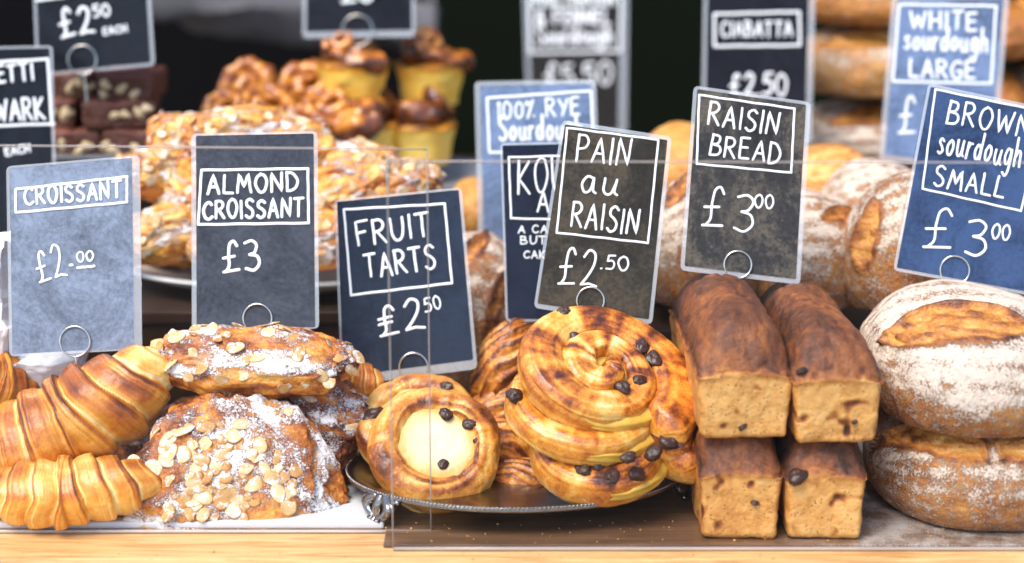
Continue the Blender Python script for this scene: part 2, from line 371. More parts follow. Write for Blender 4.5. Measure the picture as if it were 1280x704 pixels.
# boards under the goods
x1 = at(487, 660, .1).x
b = MB(); b.box(-.7, x1, .034, .26, .0005, .007); tag(obj('white_tray', bevel(b.mesh('white_tray', False), .002), M['board']), 'flat white board under the croissants and almond croissants', 'tray')
b = MB(); b.box(x1 + .002, .75, -.006, .26, .0005, .003); tag(obj('serving_board', bevel(b.mesh('serving_board', False), .0008), M['darkwood']), 'dark brown varnished board dusted with flour under the breads', 'board')

# ------------------------------------------------------------------ pastries: croissant
def croissant_mesh(L, R, bend, seed, nb=5.2, n=360, m=96, flat=.86, open_end=0, tone=0.0, tip=.30):
    t = np.linspace(-1, 1, n)[:, None]; ph = (np.arange(m) * 2 * PI / m)[None, :]
    d = np.abs(t) + 0 * ph; T = t + 0 * ph; PH = 0 * t + ph
    sgn = np.sign(T)
    base = R * (tip + (1 - tip) * np.cos(d * PI / 2) ** .85) * np.sqrt(np.clip(1 - d ** 14, 0, 1))
    Pn = np.stack([np.cos(PH) * 1.3, np.sin(PH) * 1.3, T * 2.2], -1)
    dd = d * nb + .35 * np.sin(PH + sgn * .8) + .16 * vn(Pn, 1.0, seed) + .03 * vn(Pn, 4, seed + 3) + .5
    bnd = np.floor(dd); wv = dd - bnd
    amp = .17 + .03 * np.sin(bnd * 2.3 + seed + sgn)
    prof = (1 - (1 - wv) ** 2.2) * (1 - smooth(.88, 1, wv))
    Q = np.stack([dd * 9, np.cos(PH) * .5, np.sin(PH) * .5 + sgn * 7], -1)
    fine = vn(Q, 1, seed + 7); fine2 = vn(Q * np.array([2.6, 1.6, 1.6]), 1, seed + 9)
    r = base * (.88 + amp * prof) + R * (.012 * fine + .012 * fine2) * (.3 + .7 * smooth(.3, .9, wv)) + R * .05 * vn(Pn, 1.5, seed + 21) + R * .010 * fbm(Pn, 8, seed + 2)
    y = r * np.cos(PH); z = r * np.sin(PH) * flat; zmin = -R * .66 * flat
    z = np.where(z < zmin, zmin + (z - zmin) * .25, z)
    Rc = (L / 2) / bend; a = T * bend
    P = np.stack([(Rc - y) * np.sin(a), Rc - (Rc - y) * np.cos(a), z], -1)
    top = smooth(-.55, .6, np.sin(PH))
    stri = smooth(.45, .9, wv) + smooth(.25, .02, wv)
    blo = fbm(np.stack([T * 3, np.cos(PH) * 1.2, np.sin(PH) * 1.2], -1), 1.5, seed + 5)
    bake = .30 + top * (.22 + .10 * np.sin(bnd * 1.9 + seed)) * smooth(0, .3, wv) + .20 * blo * (.4 + .6 * top)
    bake = bake + .26 * np.exp(-((wv - .88) / .05) ** 2) * (.4 + .6 * top) - .24 * smooth(.16, .0, wv) + (.14 * fine + .32 * fine2) * (.25 + .75 * stri)
    bake = bake - (.12 + .16 * open_end) * smooth(.6, 1, d) + tone
    V, F = sweepcap(P); return mesh('crust', V, F, {'bake': np.clip(capattr(bake), 0, 1), 'flour': np.zeros(len(V))})
G_CR = 'plain croissants on the white board'
def croissant(loc, rot, L, R, bend, seed, label, **k):
    o = obj('croissant', croissant_mesh(L, R, bend, seed, **k), M['croissant']); o.location = loc; o.rotation_euler = rot
    return tag(o, label, 'croissant', G_CR)
c = atz(88, 616, .034)
croissant((c.x - .004, c.y + .012, .030), (math.radians(8), math.radians(-4), math.radians(3)), .17, .0335, .45, 3, 'paler glossy croissant lying flat at the bottom of the pair on the white board', open_end=.7, tone=-.05, nb=4.3)
c = at(92, 527, .105)
croissant(c, (math.radians(22), math.radians(-25), math.radians(10)), .195, .047, .5, 11, 'large deep golden croissant resting on top of a paler one', nb=3.7, tip=.44, open_end=.9, tone=.05)
c = at(-14, 478, .17)
croissant(c, (math.radians(12), math.radians(28), math.radians(35)), .13, .034, .5, 19, 'pale croissant behind the large one, mostly cut off at the picture edge')
c = at(-8, 590, .2)
croissant((c.x, .205, .034), (0, 0, math.radians(-20)), .14, .034, .5, 23, 'shaded croissant at the back of the white board behind the front pair')

# ------------------------------------------------------------------ almond croissants
def blob(a, b, c, seed, n=110, m=150, lump=.16, rag=.05, bendz=0, taper=0):
    th = np.linspace(0.02, PI - .02, n)[:, None]; ph = (np.arange(m) * 2 * PI / m)[None, :]
    D = np.stack([np.cos(th) + 0 * ph, np.sin(th) * np.cos(ph), np.sin(th) * np.sin(ph)], -1)
    rr = 1 + lump * fbm(D, 1.3, seed, 3) + 1.5 * rag * fbm(D, 4.5, seed + 9, 3) + .02 * fbm(D, 14, seed + 4, 2)
    X = D[..., 0]; ridge = np.abs(np.sin(X * 6.5 + .5 * np.sin(ph * 2) + seed)); rr = rr + .045 * (1 - ridge ** .5 * 1.4)
    q = np.sign(D) * np.abs(D) ** .88
    P = q * rr[..., None] * np.array([a, b, c]); P[..., 2] -= bendz * (P[..., 0] / a) ** 2; P[..., 0] *= 1 - taper * P[..., 1] / b
    V, F = sweepcap(P)
    up = np.concatenate([D[..., 2].reshape(-1), [0, 0]])
    nz = np.concatenate([fbm(D, 2.4, seed + 31).reshape(-1), [0, 0]]); n2 = np.concatenate([fbm(D, 5, seed + 41).reshape(-1), [0, 0]])
    return V, F, up, nz, n2
def flake_mesh(seed):
    k = 16; rs = np.random.RandomState(seed); a = np.arange(k) * 2 * PI / k; L, W = .0062 * rs.uniform(.8, 1.15), .0046 * rs.uniform(.85, 1.15)
    cut = rs.choice([.1, .35, .6, 1.3, 1.3]); ring = []
    for s, dz in ((1, 0), (.93, .0007), (.80, .0009), (.45, .0009)):
        x = np.cos(a) * L * s * np.where(np.cos(a) > 0, 1.12, 1); x = np.minimum(x, L * cut); y = np.sin(a) * W * s * (1 - .22 * np.cos(a))
        ring.append(np.stack([x, y, dz * .8 + 40 * (y ** 2) * rs.uniform(-.3, .4) + 12 * x ** 2 * rs.uniform(-1, 1)], -1))
    bot = ring[0].copy(); bot[:, 2] -= .0007
    P = np.array([bot] + ring); V, F = sweepcap(P); at_ = capattr(np.repeat(np.array([[.9], [.85], [.6], [.25], [.0]]), k, 1)); at_[-1] = 0; return mesh('almond_flake', V, [f[::-1] for f in F], {'bake': at_})
FLK = [flake_mesh(s) for s in range(16)]
for k, f in enumerate(FLK): f.materials.append(M['flake'] if k % 2 else M['flake_pale'])
def almond(loc, rot, a, b, c, seed, label, nf, group='almond croissants at the front', face=(0, 0, 1), sugar=.55, spread=.1, patch=None, dark=.0, lump=.16, taper=0):
    t = thing('almond_croissant', label, 'almond croissant', loc, rot, group)
    V, F, up, nz, n2 = blob(a, b, c, seed, lump=lump, taper=taper)
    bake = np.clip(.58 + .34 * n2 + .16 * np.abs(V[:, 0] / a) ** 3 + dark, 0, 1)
    fl = np.clip(sugar * smooth(-.35, .35, up + .55 * nz) + .30 * nz + .12 * n2, 0, .8)
    me = mesh('crust', V, F, {'bake': bake, 'flour': fl}); obj('crust', me, M['almond'], t)
    Nn = vnormals(V, F); rs = np.random.RandomState(seed); fc = Vector(face).normalized()
    sc = Nn @ np.array(fc); cand = np.where(sc > spread)[0]; rs.shuffle(cand); used = []
    for i in cand:
        p = V[i]
        if patch is not None and rs.rand() > math.exp(-(((p[0] - patch[0]) / patch[2]) ** 2 + ((p[1] - patch[1]) / patch[3]) ** 2)): continue
        if any((p[0] - q[0]) ** 2 + (p[1] - q[1]) ** 2 + (p[2] - q[2]) ** 2 < .0042 ** 2 for q in used): continue
        used.append(p); n = Vector(Nn[i]); n = (n + Vector(rs.normal(0, .12, 3))).normalized()
        f = obj('almond_flake', FLK[rs.randint(16)], None, t)
        qz = n.to_track_quat('Z', 'Y'); f.rotation_euler = (qz.to_matrix() @ Matrix.Rotation(rs.uniform(0, 6.28), 3, 'Z')).to_euler()
        f.location = Vector(p) + n * .0003; q_ = rs.uniform(.95, 1.6); f.scale = (q_, q_ * rs.uniform(.85, 1.1), q_ * .6)
        if len(used) >= nf: break
    return t
R_ = math.radians
c = at(298, 584, .078)
almond(c, (R_(58), R_(6), R_(6)), .084, .067, .026, 5, 'large flat almond croissant leaning forward on the white board, thick with flaked almonds', 98, patch=(-.012, -.010, .042, .030), sugar=.53, taper=.30, dark=.02)
c = at(318, 449, .135)
almond(c, (R_(30), R_(2), R_(-2)), .086, .034, .026, 8, 'long almond croissant on top of the stack, heavily dusted with icing sugar', 56, sugar=.52, lump=.15)
c = at(388, 507, .15)
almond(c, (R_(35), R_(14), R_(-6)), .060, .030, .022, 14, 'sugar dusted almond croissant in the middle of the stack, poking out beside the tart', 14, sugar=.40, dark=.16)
c = at(398, 563, .135)
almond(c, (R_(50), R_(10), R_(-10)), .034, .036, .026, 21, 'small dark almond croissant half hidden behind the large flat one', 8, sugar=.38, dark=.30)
c = at(270, 560, .2)
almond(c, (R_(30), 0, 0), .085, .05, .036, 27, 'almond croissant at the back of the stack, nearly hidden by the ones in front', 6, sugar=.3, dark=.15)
c = at(412, 468, .19)
croissant(c, (R_(20), R_(12), R_(-20)), .10, .028, .5, 31, 'small dark brown croissant end showing behind the long almond croissant')

# ------------------------------------------------------------------ silver tray
tcx = at(643, 600, .13).x; TY = .108; TZ = .0225
ta, tb = .142, .100
tr = thing('silver_tray', 'oval silver footed tray with a beaded rim, under the tart and pain au raisin', 'tray', (tcx, TY, .005))
prof = catmull([(.0, TZ - .010), (.60, TZ - .010), (.78, TZ - .009), (.86, TZ - .005), (.95, TZ), (1.0, TZ + .001), (1.012, TZ - .0015), (.99, TZ - .004), (.88, TZ - .0085), (.75, TZ - .0125), (.3, TZ - .013), (0.0, TZ - .013)], 5)
P = lathe(prof, 120); P[..., 0] *= ta; P[..., 1] *= tb; V, F = sweepcap(P); obj('dish', mesh('dish', V, [f[::-1] for f in F]), M['silver'], tr)
mb = MB(); nbead = 260
ico = bmesh.new(); bmesh.ops.create_icosphere(ico, subdivisions=1, radius=.0016); iv = np.array([v.co[:] for v in ico.verts]); ifc = [[v.index for v in f.verts] for f in ico.faces]; ico.free()
for k in range(nbead):
    a = k * 2 * PI / nbead; mb.add(iv + np.array([ta * 1.006 * math.cos(a), tb * 1.008 * math.sin(a), TZ + .0008]), ifc)
obj('beaded_rim', mb.mesh('beaded_rim'), M['silver'], tr)
def foot():
    m_ = MB()
    for s in (-1, 0, 1):
        pts = catmull([(s * .004, 0, .018), (s * .011, -.004, .012), (s * .009, -.005, .006), (s * .003, -.006, .002), (s * .004, -.009, -.0005)], 6)
        V, F = tube(pts, np.linspace(.0042, .0024, len(pts))); m_.add(V, F)
    for s in (-1, 1):
        a = np.linspace(0, 5.5, 24); pts = np.stack([s * (.010 + (.0055 - a * .0008) * np.cos(a)), -.004 + 0 * a, .012 + (.0055 - a * .0008) * np.sin(a)], -1)
        V, F = tube(pts, .0016); m_.add(V, F)
    V, F = tube(catmull([(-.016, .001, .0175), (-.006, -.002, .015), (.006, -.002, .015), (.016, .001, .0175)], 5), .0024); m_.add(V, F)
    return m_.mesh('foot')
fm = foot()
for sx, sy in ((-.76, -.62), (.95, -.08), (-.8, .5), (.8, .5)):
    ang = math.atan2(sy, sx) + PI / 2
    o = obj('foot', fm, M['silver'], tr, None, (sx * ta, sy * tb, 0.0014), (0, 0, ang)); o.scale = (1.35, 1.2, 1.05)

# ------------------------------------------------------------------ raisins, tart, pinwheels
def raisin_mesh(seed):
    th = np.linspace(.05, PI - .05, 18)[:, None]; ph = (np.arange(22) * 2 * PI / 22)[None, :]
    D = np.stack([np.sin(th) * np.cos(ph), np.sin(th) * np.sin(ph), np.cos(th) + 0 * ph], -1)
    r = 1 + .25 * fbm(D, 1.6, seed) - .20 * np.abs(vn(D, 2.6, seed + 3)) + .08 * fbm(D, 7, seed)
    V, F = sweepcap(D * r[..., None] * np.array([.0066, .0052, .0036])); return mesh('raisin', V, [f[::-1] for f in F])
RAI = [raisin_mesh(40 + s) for s in range(5)]
for r_ in RAI: r_.materials.append(M['raisin'])
def raisin(parent, loc, s=1.0, k=0):
    rs = random.Random(int(loc[0] * 1e5) + k)
    o = obj('raisin', RAI[rs.randrange(5)], None, parent, None, loc, (rs.uniform(-.5, .5), rs.uniform(-.5, .5), rs.uniform(0, 6))); o.scale = (s,) * 3; return o
def tart(loc, rot, R, seed, label, raisins):
    t = thing('custard_tart', label, 'fruit tart', loc, rot, 'fruit tarts on the silver tray')
    prof = catmull([(0.001, .0), (.55, 0), (.86, .06), (1.0, .24), (1.01, .42), (.92, .58), (.76, .655), (.60, .62), (.48, .48), (.3, .44), (.001, .43)], 9)
    P = lathe(prof, 150); th = np.arctan2(P[..., 1], P[..., 0]); rad = np.hypot(P[..., 0], P[..., 1])
    D = np.stack([np.cos(th), np.sin(th), P[..., 2] * 2], -1)
    swirl = vn(np.stack([np.cos(th) * 1.2, np.sin(th) * 1.2, rad * 15 + P[..., 2] * 12 + th * .8], -1), 1.0, seed)
    k = 1 + .03 * fbm(D, 1.5, seed) * smooth(.2, .6, rad) ; P = P * k[..., None]
    rim = smooth(.42, .62, rad)
    P[..., 2] += rim * (.05 * fbm(D, 2.2, seed + 2) + .022 * swirl) + .04 * fbm(D, 3, seed + 12) * rim + .03 * np.sin(th * 2 + 1) * rim; P[..., :2] *= (1 + .02 * swirl * rim)[..., None]
    P *= R; V, F = sweepcap(P)
    bake = .46 + .42 * swirl + .16 * smooth(.5, .68, P[..., 2] / R) * rim - .25 * (1 - rim) - .12 * smooth(.9, .4, rad) + .12 * fbm(D, 3, seed + 6)
    fl = .44 * np.clip(fbm(D, 2.5, seed + 8), 0, 1) * rim
    obj('crust', mesh('crust', V, [f[::-1] for f in F], {'bake': np.clip(capattr(bake), 0, 1), 'flour': capattr(fl)}), M['tart'], t)
    prof = catmull([(.001, .585), (.25, .60), (.48, .595), (.66, .56), (.64, .44), (.001, .42)], 6)
    P = lathe(prof, 60); tq = np.arctan2(P[..., 1], P[..., 0]); P[..., :2] *= (1 + .24 * fbm(np.stack([np.cos(tq), np.sin(tq), 0 * tq], -1), 2.0, seed + 15))[..., None]; D = np.stack([P[..., 0], P[..., 1], P[..., 2]], -1); P[..., 2] += .02 * fbm(D, 3, seed + 5) * (P[..., 2] > .45); cb = .08 + .62 * smooth(.22, .66, np.hypot(P[..., 0], P[..., 1])) * (P[..., 2] > .43) + .14 * fbm(D, 2.2, seed + 7); P *= R; P[..., 0] *= 1.08
    V, F = sweepcap(P); obj('custard', mesh('custard', V, F, {'bake': np.clip(capattr(cb), 0, 1), 'flour': np.zeros(len(V))}), M['cream'], t)
    for k, (x, y, s) in enumerate(raisins): raisin(t, (x * R, y * R, (.61 + .02 * math.hypot(x, y)) * R), s, k)
    return t
c = at(538, 550, .105)
tart(c - Vector((0, -.012, .022)), (R_(46), R_(4), R_(10)), .0565, 3, 'round custard fruit tart with three dark raisins, leaning at the front of the silver tray', [(.16, .47, 1.1), (.52, .30, 1.15), (.60, .02, .6), (.08, -.36, .85)])
c = at(524, 526, .150)
tart(c - Vector((0, 0, .016)), (R_(36), R_(-8), 0), .053, 9, 'round fruit tart propped behind another tart on the silver tray', [(-.62, .10, 1.7), (.55, .45, 1.2)])

def pinwheel(loc, rot, R, h, turns, seed, label, raisins, start=0., tail=True):
    t = thing('pain_au_raisin', label, 'pain au raisin', loc, rot, 'pains au raisin stacked on the silver tray')
    n, m = 420, 56
    th = np.linspace(.15, 2 * PI * turns, n)[:, None]; ph = (np.arange(m) * 2 * PI / m)[None, :]
    pitch = R * .93 / turns; tm = 2 * PI * turns; rc = .05 * R + .93 * .93 * R * (th / tm) ** 1.22; pitch = .93 * R * 1.22 / turns * (th / tm + .02) ** .22 + .035 * R * np.sin(th * 1.3 + seed) * smooth(1, 4, th)
    hw = pitch * (.53 + .04 * np.sin(th * 1.7 + seed)) * smooth(0, 1.2, th); hw = np.maximum(hw * (1 - .27 * np.exp(-((th - 2 * PI * (turns - 1.25)) / 1.2) ** 2)), pitch * .32)
    endt = smooth(2 * PI * turns + .02, 2 * PI * turns - .12, th)
    T3 = np.stack([np.cos(th) * 1.5 + 0 * ph, np.sin(th) * 1.5 + 0 * ph, th / 6 + 0 * ph], -1)
    hh = h / 2 * (1 + .10 * vn(T3, 1.2, seed))
    cx, cz = np.cos(ph), np.sin(ph)
    q = np.stack([th * 1.1 + 0 * ph, cx * 1.2 + 0 * th, cz * 1.2 + 0 * th], -1)
    rr = 1 + .07 * vn(q, 1.0, seed + 1) + .035 * fbm(q, 3.5, seed + 2, 3)
    long = vn(np.stack([th * .35 + 0 * ph, cx * 7 + 0 * th, cz * 5 + 0 * th], -1), 1, seed + 5)
    long2 = vn(np.stack([th * .5 + 0 * ph, cx * 16 + 0 * th, cz * 11 + 0 * th], -1), 1, seed + 6)
    rr = rr + .045 * long + .032 * long2
    x = np.sign(cx) * np.abs(cx) ** .70 * hw * rr * (.35 + .65 * endt); z = np.sign(cz) * np.abs(cz) ** np.where(cz > 0, .72, .8) * hh * rr * (.45 + .55 * endt)
    zc = .16 * h * smooth(.5 * R, 0, rc) - .0 + .08 * h * np.sin(th + seed)
    rad = rc + x; A = -th + start
    P = np.stack([rad * np.cos(A), rad * np.sin(A), z + zc], -1)
    V, F = sweepcap(P)
    crest = smooth(.15, .95, cz); blot = fbm(T3, 2.3, seed + 11) + .5 * fbm(np.stack([rc * np.cos(th) + x * np.cos(th), rc * np.sin(th) + x * np.sin(th), z], -1), 130, seed + 13, 3)
    bake = .35 + .17 * crest + .42 * blot * (.25 + .75 * crest) + .14 * long + .16 * long2 + .20 * smooth(.78, .98, np.abs(cx)) * smooth(-.3, .1, cz) + .10 * smooth(.5 * R, R, rc) * crest - .12 * smooth(-.2, -.9, cz) + .12 * smooth(2 * PI * (turns - .55), 2 * PI * (turns - .15), th) * crest
    obj('rolled_dough', mesh('rolled_dough', V, F, {'bake': np.clip(capattr(bake), 0, 1), 'flour': np.zeros(len(V))}), M['pinwheel'], t)
    prof = catmull([(.001, .26), (.5, .24), (.74, .16), (.78, .05), (.70, -.15), (.001, -.2)], 6)
    P = lathe(prof, 70); D = P * 1.0; P[..., 2] += .10 * fbm(D, 4, seed + 4) * (P[..., 2] > 0); P[..., :2] *= R; P[..., 2] = P[..., 2] * h + .012 * 0
    V, F = sweepcap(P); obj('custard_filling', mesh('custard_filling', V, F), M['custard'], t)
    for k, (x, y, zz, s) in enumerate(raisins): raisin(t, (x * R, y * R, zz * h), s, k)
    return t
G = at(748, 471, .085)
pinwheel(G, (R_(25), R_(19), R_(-4)), .077, .033, 2.35, 2, 'topmost pain au raisin of the stack of three, its spiral tilted towards the front', [(.52, .36, .42, 1.4), (.36, .48, .44, 1.2), (.42, -.06, .44, 1.1), (.26, -.26, .44, 1.1), (-.56, .60, .46, 1.2), (-.36, .26, .42, 1.0)], start=1.6)
G = at(738, 519, .078)
pinwheel(G, (R_(19), R_(9), R_(4)), .077, .030, 2.4, 6, 'middle pain au raisin of the stack, pale edged and squeezed between two others', [(.60, -.72, .36, 1.35), (.80, -.50, .36, 1.5), (-.86, -.05, .4, 1.4), (.34, -.82, .30, 1.1)], start=1.9)
G = at(758, 566, .0635)
pinwheel(G, (R_(25), R_(2), R_(0)), .068, .034, 2.3, 13, 'lowest pain au raisin of the stack, resting on the silver tray', [(-.30, -.52, .43, 1.4), (.02, -.64, .42, 1.35), (-.14, -.46, .45, 1.3), (.34, -.56, .40, 1.4)], start=1.5)
# brown plaited pastries behind the stack
def twist(loc, rot, a, b, c, seed, label):
    th = np.linspace(.03, PI - .03, 100)[:, None]; ph = (np.arange(90) * 2 * PI / 90)[None, :]
    D = np.stack([np.cos(th) + 0 * ph, np.sin(th) * np.cos(ph), np.sin(th) * np.sin(ph)], -1)
    s = D[..., 1] * 2.2 + D[..., 0] * 1.0 + .4 * vn(D, 2, seed); f = np.abs(((s * 1.3) % 1) - .5) * 2
    r = 1 + .12 * (1 - f ** 2) + .05 * fbm(D, 4, seed)
    V, F = sweepcap(D * r[..., None] * np.array([a, b, c]))
    bake = np.clip(.42 + .34 * (f < .35) + .2 * fbm(D, 3, seed + 2) + .1, 0, 1)
    o = obj('plaited_pastry', mesh('crust', V, F, {'bake': capattr(bake), 'flour': np.zeros(len(V))}), M['tart']); o.location = loc; o.rotation_euler = rot
    return tag(o, label, 'pastry', 'brown plaited pastries behind the pain au raisin')
twist(at(652, 603, .115), (R_(25), R_(-6), R_(-8)), .034, .022, .017, 1, 'brown plaited pastry lying on the tray rim between tart and pain au raisin')
twist(at(642, 562, .16), (R_(40), R_(20), R_(20)), .036, .026, .02, 5, 'dark brown plaited pastry tucked behind the lowest pain au raisin')
twist(at(628, 455, .21), (R_(30), R_(-60), R_(20)), .040, .024, .022, 8, 'brown plaited pastry standing on end beside the top pain au raisin')
twist(at(632, 510, .2), (R_(30), R_(-30), R_(20)), .040, .026, .024, 12, 'shaded plaited pastry beneath the one standing on end')

# ------------------------------------------------------------------ raisin tin loaves
def tin_loaf_mesh(W, L, H, seed, n=44):
    V, F = cube_surface(n); half = np.array([W / 2, L / 2, H / 2]); r = .005
    p = V * half; q = np.clip(p, -(half - r), half - r); d = p - q; ln = np.linalg.norm(d, axis=1)[:, None]
    V = q + np.where(ln > 1e-9, d / (ln + 1e-12) * r, 0)
    zn = (V[:, 2] + H / 2) / H; xn = V[:, 0] / (W / 2); yn = V[:, 1] / (L / 2)
    V[:, 0] *= .90 + .10 * np.clip(zn / .72, 0, 1); V[:, 1] *= .985 + .015 * np.clip(zn / .72, 0, 1)
    topm = smooth(.60, 1.0, zn)
    dome = (.018 + .004 * math.sin(seed * 1.7)) * (1 + .25 * math.sin(seed) * xn) * (1 - np.abs(xn) ** 2.2) * (1 - np.abs(yn) ** 6 * .8)
    V[:, 2] += topm * (dome - .010 * np.abs(xn) ** 3 - .014 * np.abs(yn) ** 8)
    V[:, 1] *= 1 - .06 * smooth(.78, 1.1, zn)
    lip = np.exp(-((zn - .74) / .06) ** 2); V[:, 0] *= 1 + .035 * lip + .012 * fbm(V, 30, seed) * lip; V[:, 1] *= 1 + .008 * lip
    Nn = vnormals(V, F)
    V = V + Nn * (.0020 * fbm(V, 28, seed)[:, None] + .0006 * fbm(V, 150, seed + 1, 3)[:, None] - (.0022 * topm * (1 - np.clip(np.abs(fbm(V * np.array([.5, 1.3, 1]), 55, seed + 15, 3)) * 6, 0, 1)))[:, None])
    # torn crust and pits
    pit = np.clip(fbm(V, 85, seed + 3, 2) - .62, 0, 1); V = V - Nn * (pit * .004)[:, None]
    wave = fbm(V * np.array([1, .25, 1]), 40, seed + 5)
    seam = .70 + .02 * fbm(V, 40, seed + 8)
    t = smooth(seam - .10, seam + .20, zn)
    edge = smooth(.86, 1.0, np.abs(xn)) * .16 + smooth(.10, .0, zn) * .16
    pit = pit * (1 - .8 * t)
    bake = .21 + .12 * fbm(V, 26, seed + 6) + edge + .10 * fbm(V, 190, seed + 9, 2) + t * (.49 + .12 * smooth(.8, 1.1, zn)) + .16 * wave * t + .20 * smooth(.0, 1, yn) * t + pit * 1.4
    flat_side = smooth(.9, 1, np.abs(xn)) * (1 - t); bake += .0 * flat_side
    return mesh('crust', V, F, {'bake': np.clip(bake, 0, 1), 'flour': .16 * t * np.clip(wave, 0, 1)})
G_L = 'raisin tin loaves stacked two by two'
def tin_loaf(px0, px1, pyb, Y, z, L, H, seed, label, rz=0, bits=()):
    a = at(px0, pyb, Y); b_ = at(px1, pyb, Y); W = b_.x - a.x
    t = thing('tin_loaf', label, 'raisin loaf', ((a.x + b_.x) / 2, Y + L / 2, z), (0, 0, rz), G_L)
    obj('crust', tin_loaf_mesh(W, L, H, seed), M['rye'], t, None, (0, 0, H / 2))
    for k, (x, y, zz, s) in enumerate(bits): raisin(t, (x * W, -L / 2 + y, zz * H), s, k)
    return t
ZB = .0032
tin_loaf(872, 976, 676, .003, ZB, .215, .078, 3, 'raisin tin loaf at the bottom of the stack next to the pain au raisin', bits=((.18, .002, .40, .7),))
tin_loaf(980, 1081, 676, .002, ZB, .215, .0765, 7, 'bottom raisin tin loaf next to the floured sourdough, one large raisin showing', bits=((-.36, .0, .70, 1.35), (-.02, .012, .90, .8)))
tin_loaf(867, 987, 546, .006, ZB + .083, .22, .076, 12, 'upper raisin tin loaf beside the pain au raisin, with a torn dark crown', R_(1.5), bits=((-.02, .003, .14, .8), (.2, .018, .92, .9),))
tin_loaf(984, 1095, 553, .001, ZB + .0805, .22, .076, 17, 'upper raisin tin loaf beside the floured sourdough, with a flour scuffed dark crown', R_(2), bits=((.2, .001, .25, .5), (-.40, .006, .78, .9)))

# ------------------------------------------------------------------ sourdough loaves
def sourdough_mesh(a, b, c, seed, gashes, flour=.75, n=150, m=200, rings=True, low=.30, base=.62):
    """gashes: (x, v, angle deg, half length, half width); x across in units of a, v = angle up the front (0 front equator, 90 top)/60"""
    th = np.linspace(.015, PI - .015, n)[:, None]; ph = (np.arange(m) * 2 * PI / m)[None, :]
    D = np.stack([np.sin(th) * np.cos(ph), np.sin(th) * np.sin(ph), np.cos(th) + 0 * ph], -1)
    q = np.sign(D) * np.abs(D) ** .9
    rr = 1 + .035 * fbm(D, 1.5, seed, 3) + .010 * fbm(D, 7, seed + 1, 3)
    el = np.arctan2(D[..., 2], -D[..., 1]) / R_(60)      # 0 front, 1.5 top, 3 back
    X = D[..., 0]
    ins = np.zeros_like(X); edge = np.zeros_like(X); ear = np.zeros_like(X)
    wob = .10 * fbm(D, 3, seed + 20, 3)
    for (gx, gv, ang, hl, hw) in gashes:
        ca, sa = math.cos(R_(ang)), math.sin(R_(ang)); u = ((X - gx) * ca + (el - gv) * sa) / hl; v = (-(X - gx) * sa + (el - gv) * ca)
        v = v + .35 * hw * (u ** 2) + wob * .5; wv = hw * np.clip(1 - u ** 2, 0, 1) ** .7
        s = smooth(.0, .03, wv - np.abs(v)) * (np.abs(u) < 1) * (D[..., 1] < .75)
        ins = np.maximum(ins, s); e = np.exp(-((np.abs(v) - wv) / .035) ** 2) * (np.abs(u) < 1.03) * (D[..., 1] < .75); edge = np.maximum(edge, e)
        ear = np.maximum(ear, e * (v > 0))
    tear = fbm(np.stack([D[..., 0] * 2.2, D[..., 1] * 7, D[..., 2] * 7], -1), 2.2, seed + 8, 5)
    rr = rr + .075 * ear + .012 * edge + ins * (.040 * tear - .030) + .015 * ins
    P = q * rr[..., None] * np.array([a, b, c]); zmin = -.52 * c
    P[..., 2] = np.where(P[..., 2] < zmin, zmin + (P[..., 2] - zmin) * .12, P[..., 2])
    V, F = sweepcap(P)
    ringp = .5 + .5 * np.sin((el * 24 + 2.0 * X ** 2 * np.sign(1.2 - el) + .8 * fbm(D, 3, seed + 30)) * (1.0 if rings else 0))
    hgt = D[..., 2]
    fl = flour * (smooth(low - .75, low + .15, hgt + .3 * fbm(D, 2, seed + 9))) * (.80 + .22 * ringp) + .14 * fbm(D, 4, seed + 14)
    fl = np.clip(np.maximum(fl, .46 * min(flour / .6, 1)) * (1 - .66 * ins) * (1 - .5 * np.clip(edge, 0, 1) * (1 - ins)), 0, .95)
    bake = base + .15 * fbm(D, 3, seed + 3) - ins * (.10 - .42 * tear) + .25 * edge * (1 - ins * .5) + .15 * smooth(-.2, -.6, hgt)
    return mesh('crust', V, [f[::-1] for f in F], {'bake': np.clip(capattr(bake), 0, 1), 'flour': capattr(fl)})
def sourdough(loc, rot, a, b, c, seed, gashes, label, group, **k):
    o = obj('sourdough_loaf', sourdough_mesh(a, b, c, seed, gashes, **k), M['sourdough']); o.location = loc; o.rotation_euler = rot
    return tag(o, label, 'bread loaf', group)
G_S = 'floured sourdough loaves by the tin loaves'
c = at(1208, 608, .13)
sourdough((c.x, .112, .036), (0, 0, R_(3)), .092, .107, .059, 4, [(-.52, .85, -38, .50, .24), (.32, .90, 38, .55, .30)], 'brown sourdough loaf at the bottom of the floured pair, with a V of two slashes', G_S, flour=.60, low=.0)
c = at(1205, 450, .13)
sourdough((c.x, .120, .031 + .0870), (R_(3), R_(2), R_(-4)), .0905, .110, .060, 9, [(-.25, 1.02, 8, .62, .30), (.92, 1.35, 65, .5, .26)], 'white floured sourdough loaf on top of the pair, with one wide curved slash', G_S, flour=.74, low=.10)
G_B = 'blurred loaves heaped behind the front row'
def bloaf(px, py, wpx, hpx, Y, seed, gashes, label, depth=.09, rot=(0, 0, 0), **k):
    s = mpp(Y) * 1.0; p = at(px, py, Y)
    return sourdough(p, rot, wpx * s / 2, depth, hpx * s / 2, seed, gashes, label, G_B, n=90, m=110, **k)
bloaf(1156, 322, 205, 215, .28, 31, [(-.75, .5, 80, .55, .12)], 'large floured loaf standing upright behind the upper tin loaf', .06, flour=.66)
bloaf(1090, 268, 135, 130, .39, 33, [], 'beige floured round loaf behind the large upright loaf', .07, flour=.66)
bloaf(1035, 232, 110, 100, .45, 35, [(0, .8, 0, .9, .5)], 'orange crusted loaf behind the raisin bread sign', .07, flour=.08, base=.38)
